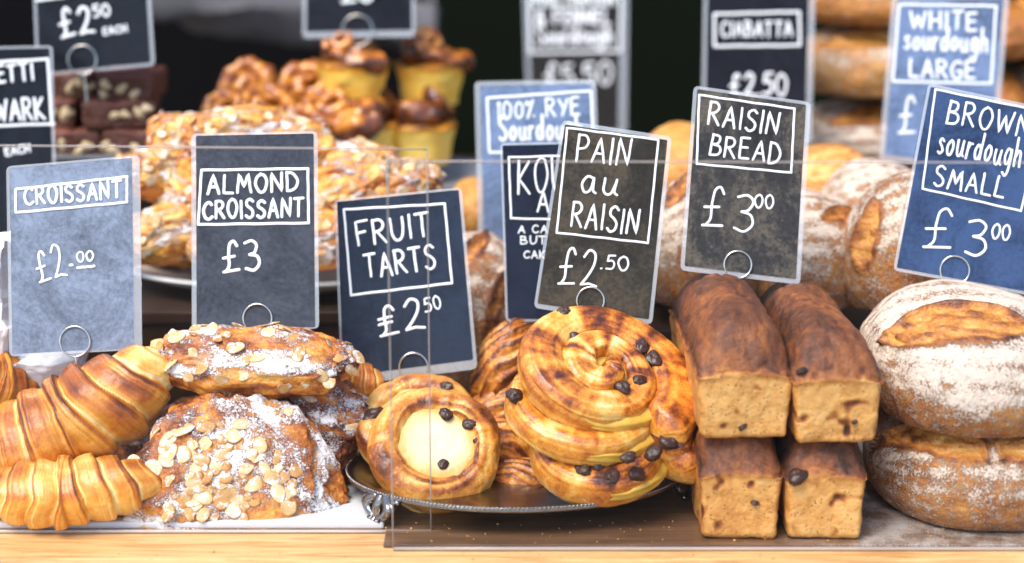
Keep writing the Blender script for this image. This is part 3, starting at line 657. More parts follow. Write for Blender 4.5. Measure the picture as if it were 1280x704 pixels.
bloaf(1000, 325, 172, 170, .33, 37, [(.45, .95, 20, .35, .14)], 'white floured loaf showing past the right edge of the raisin bread sign', .07, flour=.72)
bloaf(882, 318, 160, 190, .33, 39, [(-.4, 1.2, 50, .35, .12)], 'white floured loaf between the pain au raisin sign and the raisin bread sign', .07, flour=.70)
bloaf(852, 220, 105, 130, .46, 41, [], 'orange loaf above the floured one between two front signs', .07, flour=.05, base=.36)
bloaf(598, 415, 125, 250, .33, 43, [(-.2, .8, 60, .7, .12), (.3, .4, 60, .5, .1)], 'dark floured rye loaf standing between the fruit tarts sign and a navy sign', .06, flour=.62, base=.7)
bloaf(590, 262, 56, 76, .46, 45, [], 'small orange loaf beside the pale blue rye sign', .06, flour=.04, base=.36)
bloaf(575, 360, 100, 120, .42, 47, [], 'brown floured loaf showing above the fruit tarts sign', .07, flour=.4, base=.62)
bloaf(780, 330, 130, 130, .42, 48, [(0, 1, 20, .5, .2)], 'shaded loaf behind the pain au raisin sign', .07, flour=.4)
G_U = 'large loaves stacked on the back crate'
for (px, py, wp, hp, sd, gs, lb, kw) in (
    (1060, 172, 190, 84, 51, [(0, .9, 10, .7, .22)], 'brown crusted loaf at the bottom of the back stack', dict(flour=.66, base=.7, low=-.2)),
    (1063, 82, 185, 92, 53, [(-.2, .8, -10, .6, .2)], 'glossy orange loaf with a pale floury patch in the middle of the back stack', dict(flour=.58, base=.42, rings=False)),
    (1070, 2, 180, 74, 55, [(.1, .8, 10, .6, .2)], 'dark orange loaf on top of the back stack, cut off by the picture edge', dict(flour=.5, base=.6)),
    (1290, 130, 130, 110, 57, [], 'pale floured loaf behind the blue brown-bread sign at the back', dict(flour=.66)),
    (1300, 40, 130, 90, 59, [(0, .8, 60, .6, .2)], 'golden loaf at the back beside the white sourdough sign', dict(flour=.25, base=.45)),
    (1190, 40, 130, 80, 60, [], 'loaf hidden behind the white sourdough sign', dict(flour=.3)),
    (1180, 130, 120, 100, 61, [], 'lower loaf hidden behind the white sourdough sign', dict(flour=.3))):
    px = px + 30; p = at(px, py, .69); s = mpp(.69)
    sourdough(p, (0, 0, R_(4)), wp * s / 2, .10, hp * s / 2 * 1.10, sd, gs, lb, G_U, n=90, m=110, **kw)
# things the back goods stand on
def riser(x0, x1, y0, y1, z0, z1, label):
    t = thing('display_riser', label, 'riser', ((x0 + x1) / 2, (y0 + y1) / 2, z0)); hx, hy = (x1 - x0) / 2, (y1 - y0) / 2
    b = MB(); b.box(-hx, hx, -hy, hy, 0, z1 - z0 - .012); obj('box', bevel(b.mesh('box', False), .003), M['riser'], t)
    b = MB(); b.box(-hx - .004, hx + .004, -hy - .004, hy + .004, z1 - z0 - .0118, z1 - z0); obj('top_board', bevel(b.mesh('top_board', False), .002), M['riser'], t)
pz = at(350, 348, .33).z
riser(-.62, -.105, .275, .50, 0, pz - .018, 'dark stained wooden riser under the plate of almond croissants')
mz = at(490, 222, .60).z
riser(-.62, .03, .52, .86, 0, mz - .02, 'taller dark riser under the plate of muffins and brownies')
riser(.26, .76, .56, .88, 0, at(1060, 211, .69).z - .006, 'dark crate under the stacked back loaves')
riser(-.06, .66, .28, .47, 0, at(1000, 385, .36).z, 'low dark step under the heaped loaves')

# ------------------------------------------------------------------ back plate of almond croissants
def plate(loc, a, b_, mat, label, name='plate'):
    prof = catmull([(.001, .004), (.6, .004), (.72, .006), (.9, .013), (1.0, .017), (1.008, .0155), (1.0, .012), (.85, .004), (.62, -.002), (.55, -.006), (.5, -.006), (.45, -.002), (.001, -.002)], 5)
    P = lathe(prof, 90); P[..., 0] *= a; P[..., 1] *= b_; V, F = sweepcap(P)
    o = obj(name, mesh(name, V, [f[::-1] for f in F]), mat); o.location = loc; return tag(o, label, 'plate')
pc = at(352, 330, .395)
plate((pc.x, .385, pz - .011), .150, .102, M['plate'], 'white ceramic plate under the heaped almond croissants')
G_P = 'almond croissants heaped on the white plate'
proto = almond((0, 0, 0), (0, 0, 0), .052, .030, .024, 61, 'x', 34, G_P, sugar=.42, dark=-.10)
proto2 = almond((0, 0, 0), (0, 0, 0), .056, .027, .024, 67, 'x', 30, G_P, sugar=.36, dark=-.16)
pile = [(215, 288, .335, 20), (300, 300, .325, -10), (390, 300, .33, 10), (462, 285, .345, -25), (235, 245, .355, -30), (330, 250, .345, 15), (425, 250, .355, -15), (478, 242, .37, 30),
        (205, 215, .375, 40), (262, 200, .375, -15), (350, 205, .37, 20), (425, 215, .38, -30), (300, 170, .385, 25), (345, 182, .39, -20), (250, 178, .40, 10), (218, 300, .40, 0), (400, 235, .41, 0)]
for i, (px, py, Y, a) in enumerate(pile):
    src = proto if i % 2 else proto2; p = at(px, py, Y)
    if i == 2: lb = 'sugar dusted almond croissant in the heap on the white plate'
    lb = {12: 'pinkish sugared almond croissant at the peak of the heap on the plate', 8: 'white sugared almond croissant at the edge of the heap, above the croissant sign', 7: 'almond croissant at the outer end of the heap, above the fruit tarts sign'}.get(i, 'sugar dusted almond croissant within the heap on the white plate')
    if i < 2: o = src; o.location = p; o.rotation_euler = (R_(random.uniform(15, 45)), R_(random.uniform(-20, 20)), R_(a)); o['label'] = lb
    else: dup(src, p, (R_(random.uniform(10, 50)), R_(random.uniform(-25, 25)), R_(a + random.uniform(-20, 20))), lb, G_P, random.uniform(.9, 1.12))

# ------------------------------------------------------------------ muffins and caramel buns
mp_ = at(455, 205, .62)
plate((mp_.x + .005, .61, mz - .012), .165, .10, M['greyplate'], 'grey ceramic plate under the muffins and caramel buns')
def swirl_mesh(R, h, seed, turns=1.9):
    n, m = 150, 16; th = np.linspace(.1, 2 * PI * turns, n)[:, None]; ph = (np.arange(m) * 2 * PI / m)[None, :]
    pitch = R * .85 / turns; rc = .03 * R + pitch * th / (2 * PI); x = np.cos(ph) * pitch * .74; z = np.sin(ph) * h / 2 + .3 * h * (1 - rc / R) + .1 * h * np.sin(th + seed)
    P = np.stack([(rc + x) * np.cos(th), (rc + x) * np.sin(th), z], -1); P = P + R * .16 * np.stack([fbm(P, 45, seed + 1), fbm(P, 45, seed + 2), fbm(P, 45, seed + 3)], -1); V, F = sweepcap(P)
    D = np.stack([np.cos(th) + 0 * ph, np.sin(th) + 0 * ph, np.sin(ph) + 0 * th], -1)
    return mesh('swirl', V, [f[::-1] for f in F], {'bake': np.clip(capattr(.96 - .50 * smooth(.3, 1, np.sin(ph) + 0 * th) + .45 * fbm(D, 2, seed)), 0, 1), 'flour': np.zeros(len(V))})
def muffin(label):
    t = thing('muffin', label, 'muffin', group='yellow muffins on the grey plate')
    prof = catmull([(.001, 0), (.030, 0), (.0325, .003), (.0355, .024), (.0385, .036), (.040, .040), (.037, .044), (.001, .044)], 6)
    P = lathe(prof, 60); th = np.arctan2(P[..., 1], P[..., 0]); P[..., :2] *= (1 + .02 * np.cos(th * 6) + .07 * fbm(P, 30, 3))[..., None]; P[..., 2] += .004 * fbm(P, 60, 5) * (P[..., 2] > .024)
    zz = P[..., 2] / .044; V, F = sweepcap(P)
    obj('cup', mesh('cup', V, [f[::-1] for f in F], {'bake': np.clip(capattr(.10 + .22 * fbm(P, 50, 8) + .7 * smooth(.80, 1.0, zz) - .0 * zz), 0, 1), 'flour': np.zeros(len(V))}), M['muffin'], t)
    obj('swirl', swirl_mesh(.037, .024, 4), M['caramel'], t, None, (0.004, 0, .050), (R_(10), R_(8), 0))
    o = obj('curl', swirl_mesh(.017, .016, 7, 1.6), M['caramel'], t, None, (-.012, -.012, .066), (R_(55), 0, 0))
    return t
m0 = muffin('yellow muffin with a curled caramel top, upper one of the front muffin pair')
def mpos(px, pyb, Y): return at(px, pyb, Y)
m0.location = mpos(442, 128, .62)
for (px, py, Y, rz, lb) in ((537, 128, .66, 40, 'yellow muffin with a dark ragged caramel top, set further back next to another muffin'), (524, 203, .62, 120, 'yellow muffin below the ragged topped one, near the rim of the grey plate'),
                            (455, 203, .60, 200, 'yellow muffin under the curled one, partly behind the almond croissants'), (490, 206, .69, 20, 'shaded muffin hidden at the back of the grey plate')):
    dup(m0, mpos(px, py, Y), (0, 0, R_(rz)), lb)
bun0 = None
G_N = 'dark caramel buns heaped beside the muffins'
for i, (px, py, Y, rx, lb) in enumerate(((285, 140, .56, 50, 'small orange ended caramel bun at the outer end of the heap'), (318, 112, .62, 70, 'dark caramel bun topmost above the almond croissant heap'), (335, 142, .57, 40, 'glossy coiled caramel bun behind the almond croissant sign'),
        (385, 112, .63, 60, 'dark caramel bun leaning against the upper curled muffin'), (378, 148, .58, 45, 'caramel bun low in the heap next to the almond croissants'), (412, 140, .57, 40, 'caramel bun in front of the upper curled muffin'), (450, 152, .56, 30, 'flat dark caramel bun below the curled muffin'), (350, 128, .64, 50, 'shaded caramel bun in the middle of the heap'))):
    p = at(px, py, Y)
    if bun0 is None:
        bun0 = thing('caramel_bun', lb, 'caramel bun', p, (R_(rx), 0, 0), G_N); obj('swirl', swirl_mesh(.034, .032, 2, 2.0), M['caramel'], bun0); b0 = bun0
    else: dup(bun0, p, (R_(rx), R_(random.uniform(-25, 25)), R_(random.uniform(-60, 60))), lb, G_N, random.uniform(.9, 1.15))
bun0.scale = (.8,) * 3

# ------------------------------------------------------------------ brownies
def brownie(px0, px1, py0, py1, Y, seed, label):
    a = at(px0, py1, Y); b_ = at(px1, py0, Y); W = b_.x - a.x; H = b_.z - a.z; L = .07
    t = thing('brownie', label, 'brownie', ((a.x + b_.x) / 2, Y + L / 2, a.z), (0, 0, R_(random.uniform(-8, 8))), 'brownies stacked at the back')
    V, F = cube_surface(16); half = np.array([W / 2, L / 2, H / 2]); r = .004; p = V * half; q = np.clip(p, -(half - r), half - r); d = p - q
    V = q + d / (np.linalg.norm(d, axis=1)[:, None] + 1e-12) * r; V = V + .003 * np.stack([fbm(V, 60, seed), fbm(V, 60, seed + 1), fbm(V, 60, seed + 2)], -1)
    zn = V[:, 2] / (H / 2); obj('crumb_block', mesh('crumb_block', V, F, {'bake': np.clip(.5 - .45 * smooth(.6, 1, zn), 0, 1), 'flour': 0 * zn}), M['brownie'], t, None, (0, 0, H / 2))
    rs = random.Random(seed)
    for k in range(4):
        o = obj('nut', RAI[k % 5].copy(), None, t, None, (rs.uniform(-.42, .42) * W, -L / 2 + .0028, rs.uniform(.25, .75) * H), (rs.uniform(0, 1), rs.uniform(0, 3), 0)); o.scale = (1.25,) * 3
        o.data.materials.clear(); o.data.materials.append(M['nut'])
brownie(122, 190, 93, 128, .50, 1, 'nutty brownie on top of the stack, beneath the small price sign')
brownie(66, 116, 92, 126, .51, 5, 'second top brownie, next to the left edge of the small price sign')
brownie(100, 188, 127, 162, .49, 2, 'nutty brownie in the middle of the stack with three pale nuts')
brownie(60, 98, 127, 162, .50, 6, 'middle brownie peeping out beside the dark left sign')
brownie(62, 124, 163, 198, .49, 3, 'brownie at the bottom of the stack by the dark left sign')
brownie(126, 186, 163, 198, .49, 4, 'brownie at the bottom of the stack by the heap of almond croissants')
bz = at(120, 199, .50)
plate((bz.x, .53, bz.z - .006), .075, .07, M['greyplate'], 'grey plate under the stacked brownies')

# ------------------------------------------------------------------ far cloth, paper bag
xs = np.linspace(0, 1, 60)[:, None]; ph = (np.arange(24) * 2 * PI / 24)[None, :]
A, B = at(180, -14, 1.12), at(545, 36, 1.12)
P = np.stack([A.x + (B.x - A.x) * xs + 0 * ph, 1.14 + .05 * np.cos(ph) + 0 * xs, A.z + (B.z - A.z) * xs ** .8 + .034 * np.sin(ph) * (1 - .3 * xs) + .012 * np.sin(3 * ph + xs * 9)], -1)
P += .012 * np.stack([fbm(P, 12, 1), fbm(P, 12, 2), fbm(P, 12, 3)], -1)
V, F = sweepcap(P); tag(obj('folded_cloth', mesh('folded_cloth', V, F), M['greycloth']), 'blurred grey folded cloth hanging in the dark behind the muffins', 'cloth')
V, F = cube_surface(22); a = at(-22, 372, .2); V = V * np.array([.024, .03, .055]); V = V + .010 * np.stack([fbm(V, 30, 1), fbm(V, 30, 2), fbm(V, 30, 3)], -1)
o = obj('paper_bag', mesh('paper_bag', V, F, None, False), M['paper']); o.location = a; tag(o, 'crumpled white paper bag beside the croissant sign', 'paper bag')
V, F = cube_surface(22); a = at(52, 462, .19); V = V * np.array([.034, .02, .014]); V = V + .008 * np.stack([fbm(V, 30, 4), fbm(V, 30, 5), fbm(V, 30, 6)], -1)
o = obj('paper_sheet', mesh('paper_sheet', V, F, None, False), M['paper']); o.location = a; tag(o, 'crumpled white paper tucked behind the large croissant', 'paper')

# ------------------------------------------------------------------ hand lettering
GL = {}
def gl(ch, w, *st): GL[ch] = (w, st)
l, s_ = 'l', 's'
gl('A', .62, (l, (0, 0), (.32, 1), (.62, 0)), (l, (.12, .36), (.52, .36)))
gl('B', .56, (l, (0, 0), (.02, 1)), (s_, (0, .98), (.36, .93), (.42, .72), (.3, .56), (.03, .52)), (s_, (.03, .52), (.44, .46), (.55, .24), (.4, .04), (0, 0)))
gl('C', .58, (s_, (.55, .86), (.38, 1), (.12, .85), (0, .48), (.1, .12), (.34, 0), (.58, .14)))
gl('D', .6, (l, (0, 0), (.02, 1)), (s_, (.0, 1), (.34, .93), (.58, .58), (.5, .2), (.25, .03), (0, 0)))
gl('E', .5, (l, (.48, 1), (0, .98), (0, 0), (.5, .02)), (l, (0, .52), (.4, .54)))
gl('F', .52, (l, (.54, 1), (0, .97), (.02, 0)), (l, (0, .5), (.4, .54)))
gl('G', .62, (s_, (.55, .86), (.36, 1), (.1, .85), (0, .46), (.12, .1), (.36, 0), (.56, .14), (.58, .42)), (l, (.34, .44), (.62, .44)))
gl('H', .6, (l, (0, 0), (.02, 1)), (l, (.58, 0), (.58, 1)), (l, (0, .5), (.58, .52)))
gl('I', .08, (l, (.04, 0), (.05, 1)))
gl('K', .56, (l, (0, 0), (.02, 1)), (l, (.52, .98), (.04, .45), (.56, 0)))
gl('L', .48, (l, (.03, 1), (0, .02), (.5, 0)))
gl('M', .76, (l, (0, 0), (.12, 1), (.38, .3), (.62, 1), (.76, 0)))
gl('N', .6, (l, (0, 0), (.03, 1), (.56, .02), (.6, 1)))
gl('O', .62, (s_, (.3, 1), (.06, .8), (.0, .42), (.2, .02), (.46, .06), (.62, .5), (.5, .88), (.28, 1)))
gl('P', .52, (l, (.02, 0), (.02, 1)), (s_, (0, .98), (.36, .98), (.52, .76), (.4, .54), (.04, .46)))
gl('R', .56, (l, (0, 0), (.02, 1)), (s_, (0, .98), (.34, .98), (.5, .78), (.36, .56), (.05, .48)), (l, (.16, .5), (.56, 0)))
gl('S', .52, (s_, (.5, .88), (.3, 1), (.08, .88), (.08, .66), (.3, .52), (.48, .34), (.44, .1), (.2, 0), (0, .12)))
gl('T', .6, (l, (0, .98), (.6, 1)), (l, (.3, .98), (.28, 0)))
gl('U', .58, (s_, (0, 1), (.02, .4), (.14, .05), (.36, .02), (.54, .3), (.58, 1)))
gl('W', .84, (l, (0, 1), (.2, 0), (.42, .8), (.62, 0), (.84, 1)))
gl('Y', .56, (l, (0, 1), (.28, .48)), (l, (.58, 1), (.2, 0)))
gl('0', .5, (s_, (.25, 1), (.04, .78), (.02, .28), (.24, 0), (.46, .25), (.48, .74), (.25, 1)))
gl('1', .16, (l, (0, .84), (.12, 1), (.1, 0)))
gl('2', .56, (s_, (.02, .8), (.2, 1), (.44, .9), (.44, .62), (.2, .25), (.0, .02)), (l, (0, .02), (.3, .06), (.6, .0)))
gl('3', .52, (s_, (.02, .94), (.3, 1), (.48, .84), (.38, .6), (.18, .54)), (s_, (.18, .54), (.46, .46), (.52, .2), (.3, .0), (0, .08)))
gl('5', .5, (l, (.5, 1), (.1, .98), (.05, .58)), (s_, (.05, .58), (.34, .62), (.5, .36), (.36, .06), (0, .04)))
gl('%', .5, (l, (.44, 1), (.06, 0)), (s_, (.08, .95), (0, .85), (.08, .75), (.16, .85), (.08, .95)), (l, (.44, .12), (.47, .1)))
gl('£', .62, (s_, (.56, .84), (.44, 1), (.28, .9), (.24, .6), (.22, .2), (.1, .02)), (l, (0, .0), (.6, .04)), (l, (.02, .46), (.46, .5)))
gl('₤', .62, (s_, (.56, .84), (.44, 1), (.28, .9), (.24, .6), (.22, .2), (.1, .02)), (l, (0, .0), (.6, .04)), (l, (.02, .40), (.46, .44)), (l, (.04, .58), (.48, .62)))
gl('.', .06, (l, (.0, .02), (.05, .03)))
gl('&', .6, (s_, (.6, .04), (.3, .5), (.12, .8), (.26, 1), (.4, .84), (.14, .5), (.02, .22), (.2, 0), (.44, .12), (.58, .42)))
gl('a', .46, (s_, (.42, .5), (.2, .55), (.02, .28), (.12, .02), (.3, .1), (.42, .5)), (s_, (.42, .52), (.4, .12), (.5, .02)))
gl('d', .48, (s_, (.42, .42), (.2, .55), (.02, .28), (.12, .02), (.32, .08), (.42, .4)), (l, (.47, 1), (.42, .02)))
gl('g', .48, (s_, (.42, .48), (.2, .56), (.02, .3), (.14, .04), (.32, .12), (.42, .5)), (s_, (.44, .54), (.42, -.1), (.24, -.36), (.02, -.26)))
gl('h', .44, (l, (.04, 1), (0, 0)), (s_, (.02, .3), (.2, .54), (.36, .46), (.4, .0)))
gl('i', .06, (l, (.03, 0), (.03, .5)), (l, (.03, .74), (.04, .77)))
gl('n', .44, (l, (.02, .54), (0, 0)), (s_, (.02, .3), (.2, .54), (.36, .46), (.42, .0)))
gl('o', .44, (s_, (.22, .54), (.03, .34), (.08, .06), (.28, .02), (.42, .26), (.36, .48), (.22, .54)))
gl('r', .3, (l, (.03, .54), (.02, 0)), (s_, (.03, .3), (.14, .5), (.3, .52)))
gl('s', .34, (s_, (.32, .48), (.14, .56), (.04, .42), (.2, .28), (.3, .12), (.14, .0), (.0, .06)))
gl('u', .46, (s_, (.02, .54), (.03, .14), (.16, .0), (.32, .1), (.42, .5)), (s_, (.42, .54), (.4, .12), (.5, .02)))
gl('e', .42, (s_, (.04, .28), (.38, .34), (.3, .54), (.1, .48), (.02, .22), (.16, .0), (.4, .08)))
gl(' ', .3)

G_SIGN = 'hand lettered price signs'
def rounded_poly(pts, r, k=5):
    out = []; n = len(pts)
    for i in range(n):
        p = np.array(pts[i]); a = np.array(pts[i - 1]) - p; b_ = np.array(pts[(i + 1) % n]) - p; a = a / np.linalg.norm(a); b_ = b_ / np.linalg.norm(b_)
        for t in np.linspace(0, 1, k): out.append(p + a * r * (1 - t) ** 2 + b_ * r * t ** 2)
    return out
def slab(name, poly, y0, y1):
    n = len(poly); V = [(p[0], y0, p[1]) for p in poly] + [(p[0], y1, p[1]) for p in poly]
    F = [tuple(range(n)), tuple(range(2 * n - 1, n - 1, -1))] + [(i, i + n, (i + 1) % n + n, (i + 1) % n) for i in range(n)]
    return mesh(name, V, F, None, False)
def sign(label, cor, Y0, lean, card, haze, texts, frames, ring=None, margin=(4, 4, 4, 4), sw=4.0, yaw=0, rough=.12, hcol=(.62, .68, .80), stem=.05, lab_ring=None, refl=.2, refl_patch=None):
    """cor TL TR BR BL in photograph pixels; the board stands on a leaning plane at depth Y0"""
    bm_ = ((cor[2][0] + cor[3][0]) / 2, (cor[2][1] + cor[3][1]) / 2)
    O = at(*bm_, Y0); la, ya = R_(lean), R_(yaw)
    n = Vector((math.sin(ya) * math.cos(la), -math.cos(ya) * math.cos(la), math.sin(la)))
    def hit(px, py):
        r = ray(px, py); return CAM + r * ((O - CAM).dot(n) / r.dot(n))
    ex = (hit(*cor[2]) - hit(*cor[3])).normalized(); ez = (-n).cross(ex) * -1
    ez = ex.cross(-n).normalized()
    t = thing('price_sign', label, 'price sign', (0, 0, 0), (0, 0, 0), G_SIGN)
    Mx = Matrix(((ex.x, -n.x, ez.x, O.x), (ex.y, -n.y, ez.y, O.y), (ex.z, -n.z, ez.z, O.z), (0, 0, 0, 1))); t.matrix_world = Mx
    def loc(px, py):
        v = hit(px, py) - O; return np.array([v.dot(ex), v.dot(ez)])
    px_m = np.linalg.norm(loc(bm_[0] + 10, bm_[1]) - loc(*bm_)) / 10
    L = [loc(*c_) for c_ in cor]
    m_, tt, pp, oo = new_mat('chalkboard_card'); co = coords(tt)
    nz = noise(tt, co, 14, 7, .72, 1.0); n3 = noise(tt, co, 260, 4, .7)
    f = math_(tt, 'ADD', math_(tt, 'MULTIPLY', nz, .7), math_(tt, 'MULTIPLY', n3, .3))
    tt.links.new(ramp(tt, f, [(.34, tuple(c_ * .45 for c_ in card)), (.47, card), (.57, refl_patch or tuple(c_ * 1.5 for c_ in card))]), pp.inputs['Base Color']); pp.inputs['Roughness'].default_value = .7; pp.inputs['Specular IOR Level'].default_value = .06  # lightest stop: painted reflection patches where given, else random mottling
    inner = [L[0] + np.array([margin[3], -margin[0]]) * px_m, L[1] + np.array([-margin[1], -margin[0]]) * px_m, L[2] + np.array([-margin[1], margin[2]]) * px_m, L[3] + np.array([margin[3], margin[2]]) * px_m]
    obj('card', slab('card', rounded_poly(inner, .0015), -.0002, .0002), m_, t)
    lm = clear('laminate', haze * .22, hcol, rough, refl)
    me = slab('laminate', rounded_poly(L, .005), -.0006, .0006); me.materials.append(lm); me.materials.append(M['lam_edge'])
    for k_, pl in enumerate(me.polygons): pl.material_index = 0 if k_ < 2 else 1
    obj('laminate', me, None, t)
    po, pi_ = rounded_poly(L, .005), rounded_poly(inner, .0015); k_ = len(po)
    V = [(p[0], y, p[1]) for y in (-.0009, .0009) for q in (po, pi_) for p in q]
    F = [(i, (i + 1) % k_, k_ + (i + 1) % k_, k_ + i) for i in range(k_)] + [(2 * k_ + i, 3 * k_ + i, 3 * k_ + (i + 1) % k_, 2 * k_ + (i + 1) % k_) for i in range(k_)] + [(i, 2 * k_ + i, 2 * k_ + (i + 1) % k_, (i + 1) % k_) for i in range(k_)]
    obj('sealed_margin', mesh('sealed_margin', V, F, None, False), M['lam_edge'], t)
    rs = random.Random(len(label) * 7 + int(cor[0][0])); nr = np.array([0., -1., 0.])
    words, price = MB(), MB()
    for (txt, x0, y0, x1, y1, hp, *rest) in texts:
        mb = price if not any(c_.isalpha() and c_ != 'O' for c_ in txt) else words
        a, b_ = loc(x0, y0), loc(x1, y1); d = b_ - a; W = np.linalg.norm(d); d = d / W
        u = loc((x0 + x1) / 2, (y0 + y1) / 2 - hp) - loc((x0 + x1) / 2, (y0 + y1) / 2); H = abs(u.dot(np.array([-d[1], d[0]])))
        up = np.array([-d[1], d[0]]); gap = .27; tot = sum(GL[c_][0] for c_ in txt) + gap * (len(txt) - 1); sx = W / tot; x = 0
        sr = (rest[0] if rest else sw) * px_m / 2 * .80
        for c_ in txt:
            gw, sts = GL[c_]; dy = rs.uniform(-.04, .04); sk = rs.uniform(-.03, .05); hs = rs.uniform(.95, 1.06)
            for st in sts:
                pts = [np.array(q) for q in st[1:]]
                if st[0] == 's': pts = catmull(pts, 6)
                else:
                    pts = [p + (q - p) * k_ / 5 for p, q in zip(pts[:-1], pts[1:]) for k_ in range(5)] + [pts[-1]]
                P3 = []
                for q in pts:
                    qx = (x + q[0] + sk * q[1] + .008 * math.sin(q[1] * 9 + x * 5)) * sx; qz = (q[1] * hs + dy) * H
                    v = a + d * qx + up * qz; P3.append((v[0], -.0007, v[1]))
                V, F = stroke_tube(P3, sr * rs.uniform(.92, 1.08), nr, .22); mb.add(V, F)
            x += gw + gap
    if words.V: obj('name_lettering', words.mesh('name_lettering'), M['chalk'], t)
    if price.V: obj('price_lettering', price.mesh('price_lettering'), M['chalk'], t)
    if frames:
        mb = MB()
        for fr in frames:
            for p, q in zip(fr[:-1], fr[1:]):
                a, b_ = loc(*p), loc(*q); kk = 14; P3 = []
                for i in range(kk + 1):
                    v = a + (b_ - a) * i / kk; j = .25 * px_m * math.sin(i * 1.3 + p[0]); P3.append((v[0] + j * .6, -.0007, v[1] + j))
                V, F = stroke_tube(P3, sw * .5 * px_m * .74, nr, .2); mb.add(V, F)
        obj('border_line', mb.mesh('border_line'), M['chalk'], t)
    if ring:
        cx, cy, rp = ring[:3]; c2 = loc(cx, cy); r = rp * px_m
        a = np.linspace(-PI / 2, 3.5 * PI, 90); pts = []
        for k_, an in enumerate(a):
            q = k_ / 89; pts.append((c2[0] + r * math.cos(an), -.0026 + .0052 * q, c2[1] + r * math.sin(an)))
        st = [(c2[0] + .0006, -.0026 - 0.0, c2[1] - r - .001 - stem * f_) for f_ in np.linspace(1, .06, 8)]
        V, F = tube(np.array(st + pts), .00085, 8)
        h = obj('wire_sign_holder', mesh('wire_sign_holder', V, F), M['wire']); h.matrix_world = Mx
        tag(h, lab_ring or 'coiled steel wire holder gripping a price sign', 'sign holder', 'coiled wire sign holders')
    return t
BLK = (.012, .012, .014); NAVY = (.016, .024, .044); BLUE_REFL = (.030, .056, .128); SLATE_REFL = (.17, .205, .275); GRAPH = (.045, .05, .066)  # bluish and slate tones: sky reflection painted into the card colour
def rect(a, b, c, d): return [[a, b, c, d, a]]
sign('blue grey CROISSANT price sign reading two pounds', [(8, 208), (175, 194), (178, 437), (12, 446)], .135, 14, SLATE_REFL, .06,
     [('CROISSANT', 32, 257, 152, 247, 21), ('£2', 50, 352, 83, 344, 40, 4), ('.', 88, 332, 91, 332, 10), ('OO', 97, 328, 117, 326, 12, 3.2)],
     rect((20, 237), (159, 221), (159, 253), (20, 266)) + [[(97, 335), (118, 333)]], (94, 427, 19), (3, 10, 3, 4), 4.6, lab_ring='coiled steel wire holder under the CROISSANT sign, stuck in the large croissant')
sign('dark slate ALMOND CROISSANT price sign reading three pounds', [(239, 167), (397, 164), (399, 411), (240, 413)], .150, 13, GRAPH, .05,
     [('ALMOND', 260, 242, 373, 238, 23), ('CROISSANT', 255, 274, 379, 270, 22), ('£3', 280, 341, 325, 337, 38)],
     rect((252, 213), (385, 211), (386, 279), (248, 281)), (322, 398, 18), (3, 5, 2, 6), 4.8, lab_ring='coiled steel wire holder under the ALMOND CROISSANT sign')
sign('black tilted FRUIT TARTS price sign reading two pounds fifty', [(417, 250), (577, 234), (597, 461), (427, 483)], .185, 10, NAVY, .02,
     [('FRUIT', 448, 307, 538, 295, 29), ('TARTS', 458, 347, 545, 336, 29), ('₤2', 476, 420, 530, 411, 38), ('50', 532, 390, 552, 386, 17, 3)],
     rect((430, 262), (556, 255), (565, 354), (439, 369)), (517, 459, 18), (3, 4, 12, 4), 4.4, lab_ring='coiled steel wire holder under the FRUIT TARTS sign', stem=.045)
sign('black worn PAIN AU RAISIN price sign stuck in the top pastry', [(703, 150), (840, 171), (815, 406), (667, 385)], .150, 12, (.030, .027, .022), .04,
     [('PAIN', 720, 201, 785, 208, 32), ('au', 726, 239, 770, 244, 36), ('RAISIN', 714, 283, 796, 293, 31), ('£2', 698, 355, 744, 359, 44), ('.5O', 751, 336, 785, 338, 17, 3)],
     rect((709, 160), (823, 175), (810, 304), (696, 291)), (738, 376, 17), (5, 5, 6, 4), 3.8, hcol=(.5, .44, .34), refl_patch=(.075, .060, .042), rough=.2, lab_ring='coiled steel wire holder in the middle of the top pain au raisin', stem=.03)  # brown patches are reflections painted into the card
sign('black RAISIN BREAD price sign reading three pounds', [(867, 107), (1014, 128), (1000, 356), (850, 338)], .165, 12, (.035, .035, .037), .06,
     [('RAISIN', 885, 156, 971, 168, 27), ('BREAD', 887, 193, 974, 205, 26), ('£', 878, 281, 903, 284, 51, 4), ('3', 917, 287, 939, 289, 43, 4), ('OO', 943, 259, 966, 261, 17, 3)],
     rect((874, 119), (993, 136), (989, 216), (871, 205)), (922, 331, 17), (4, 6, 6, 5), 3.8, hcol=(.56, .47, .36), refl_patch=(.12, .102, .080), rough=.2, lab_ring='coiled steel wire holder under the RAISIN BREAD sign, stuck in a tin loaf')  # brown patch tone paints a reflection into this card
sign('deep blue BROWN SOURDOUGH SMALL price sign reading three pounds', [(1160, 104), (1315, 137), (1290, 370), (1116, 338)], .175, 12, BLUE_REFL, .035,
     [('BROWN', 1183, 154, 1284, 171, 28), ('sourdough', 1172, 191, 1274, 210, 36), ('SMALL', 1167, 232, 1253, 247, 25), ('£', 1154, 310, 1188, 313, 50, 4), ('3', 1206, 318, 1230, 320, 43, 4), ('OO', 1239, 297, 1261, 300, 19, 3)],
     rect((1169, 112), (1305, 140), (1276, 264), (1153, 236)), (1193, 338, 18), (4, 4, 4, 4), 3.6, hcol=(.4, .5, .7), lab_ring='coiled steel wire holder under the deep blue sign, stuck in the floured sourdough')
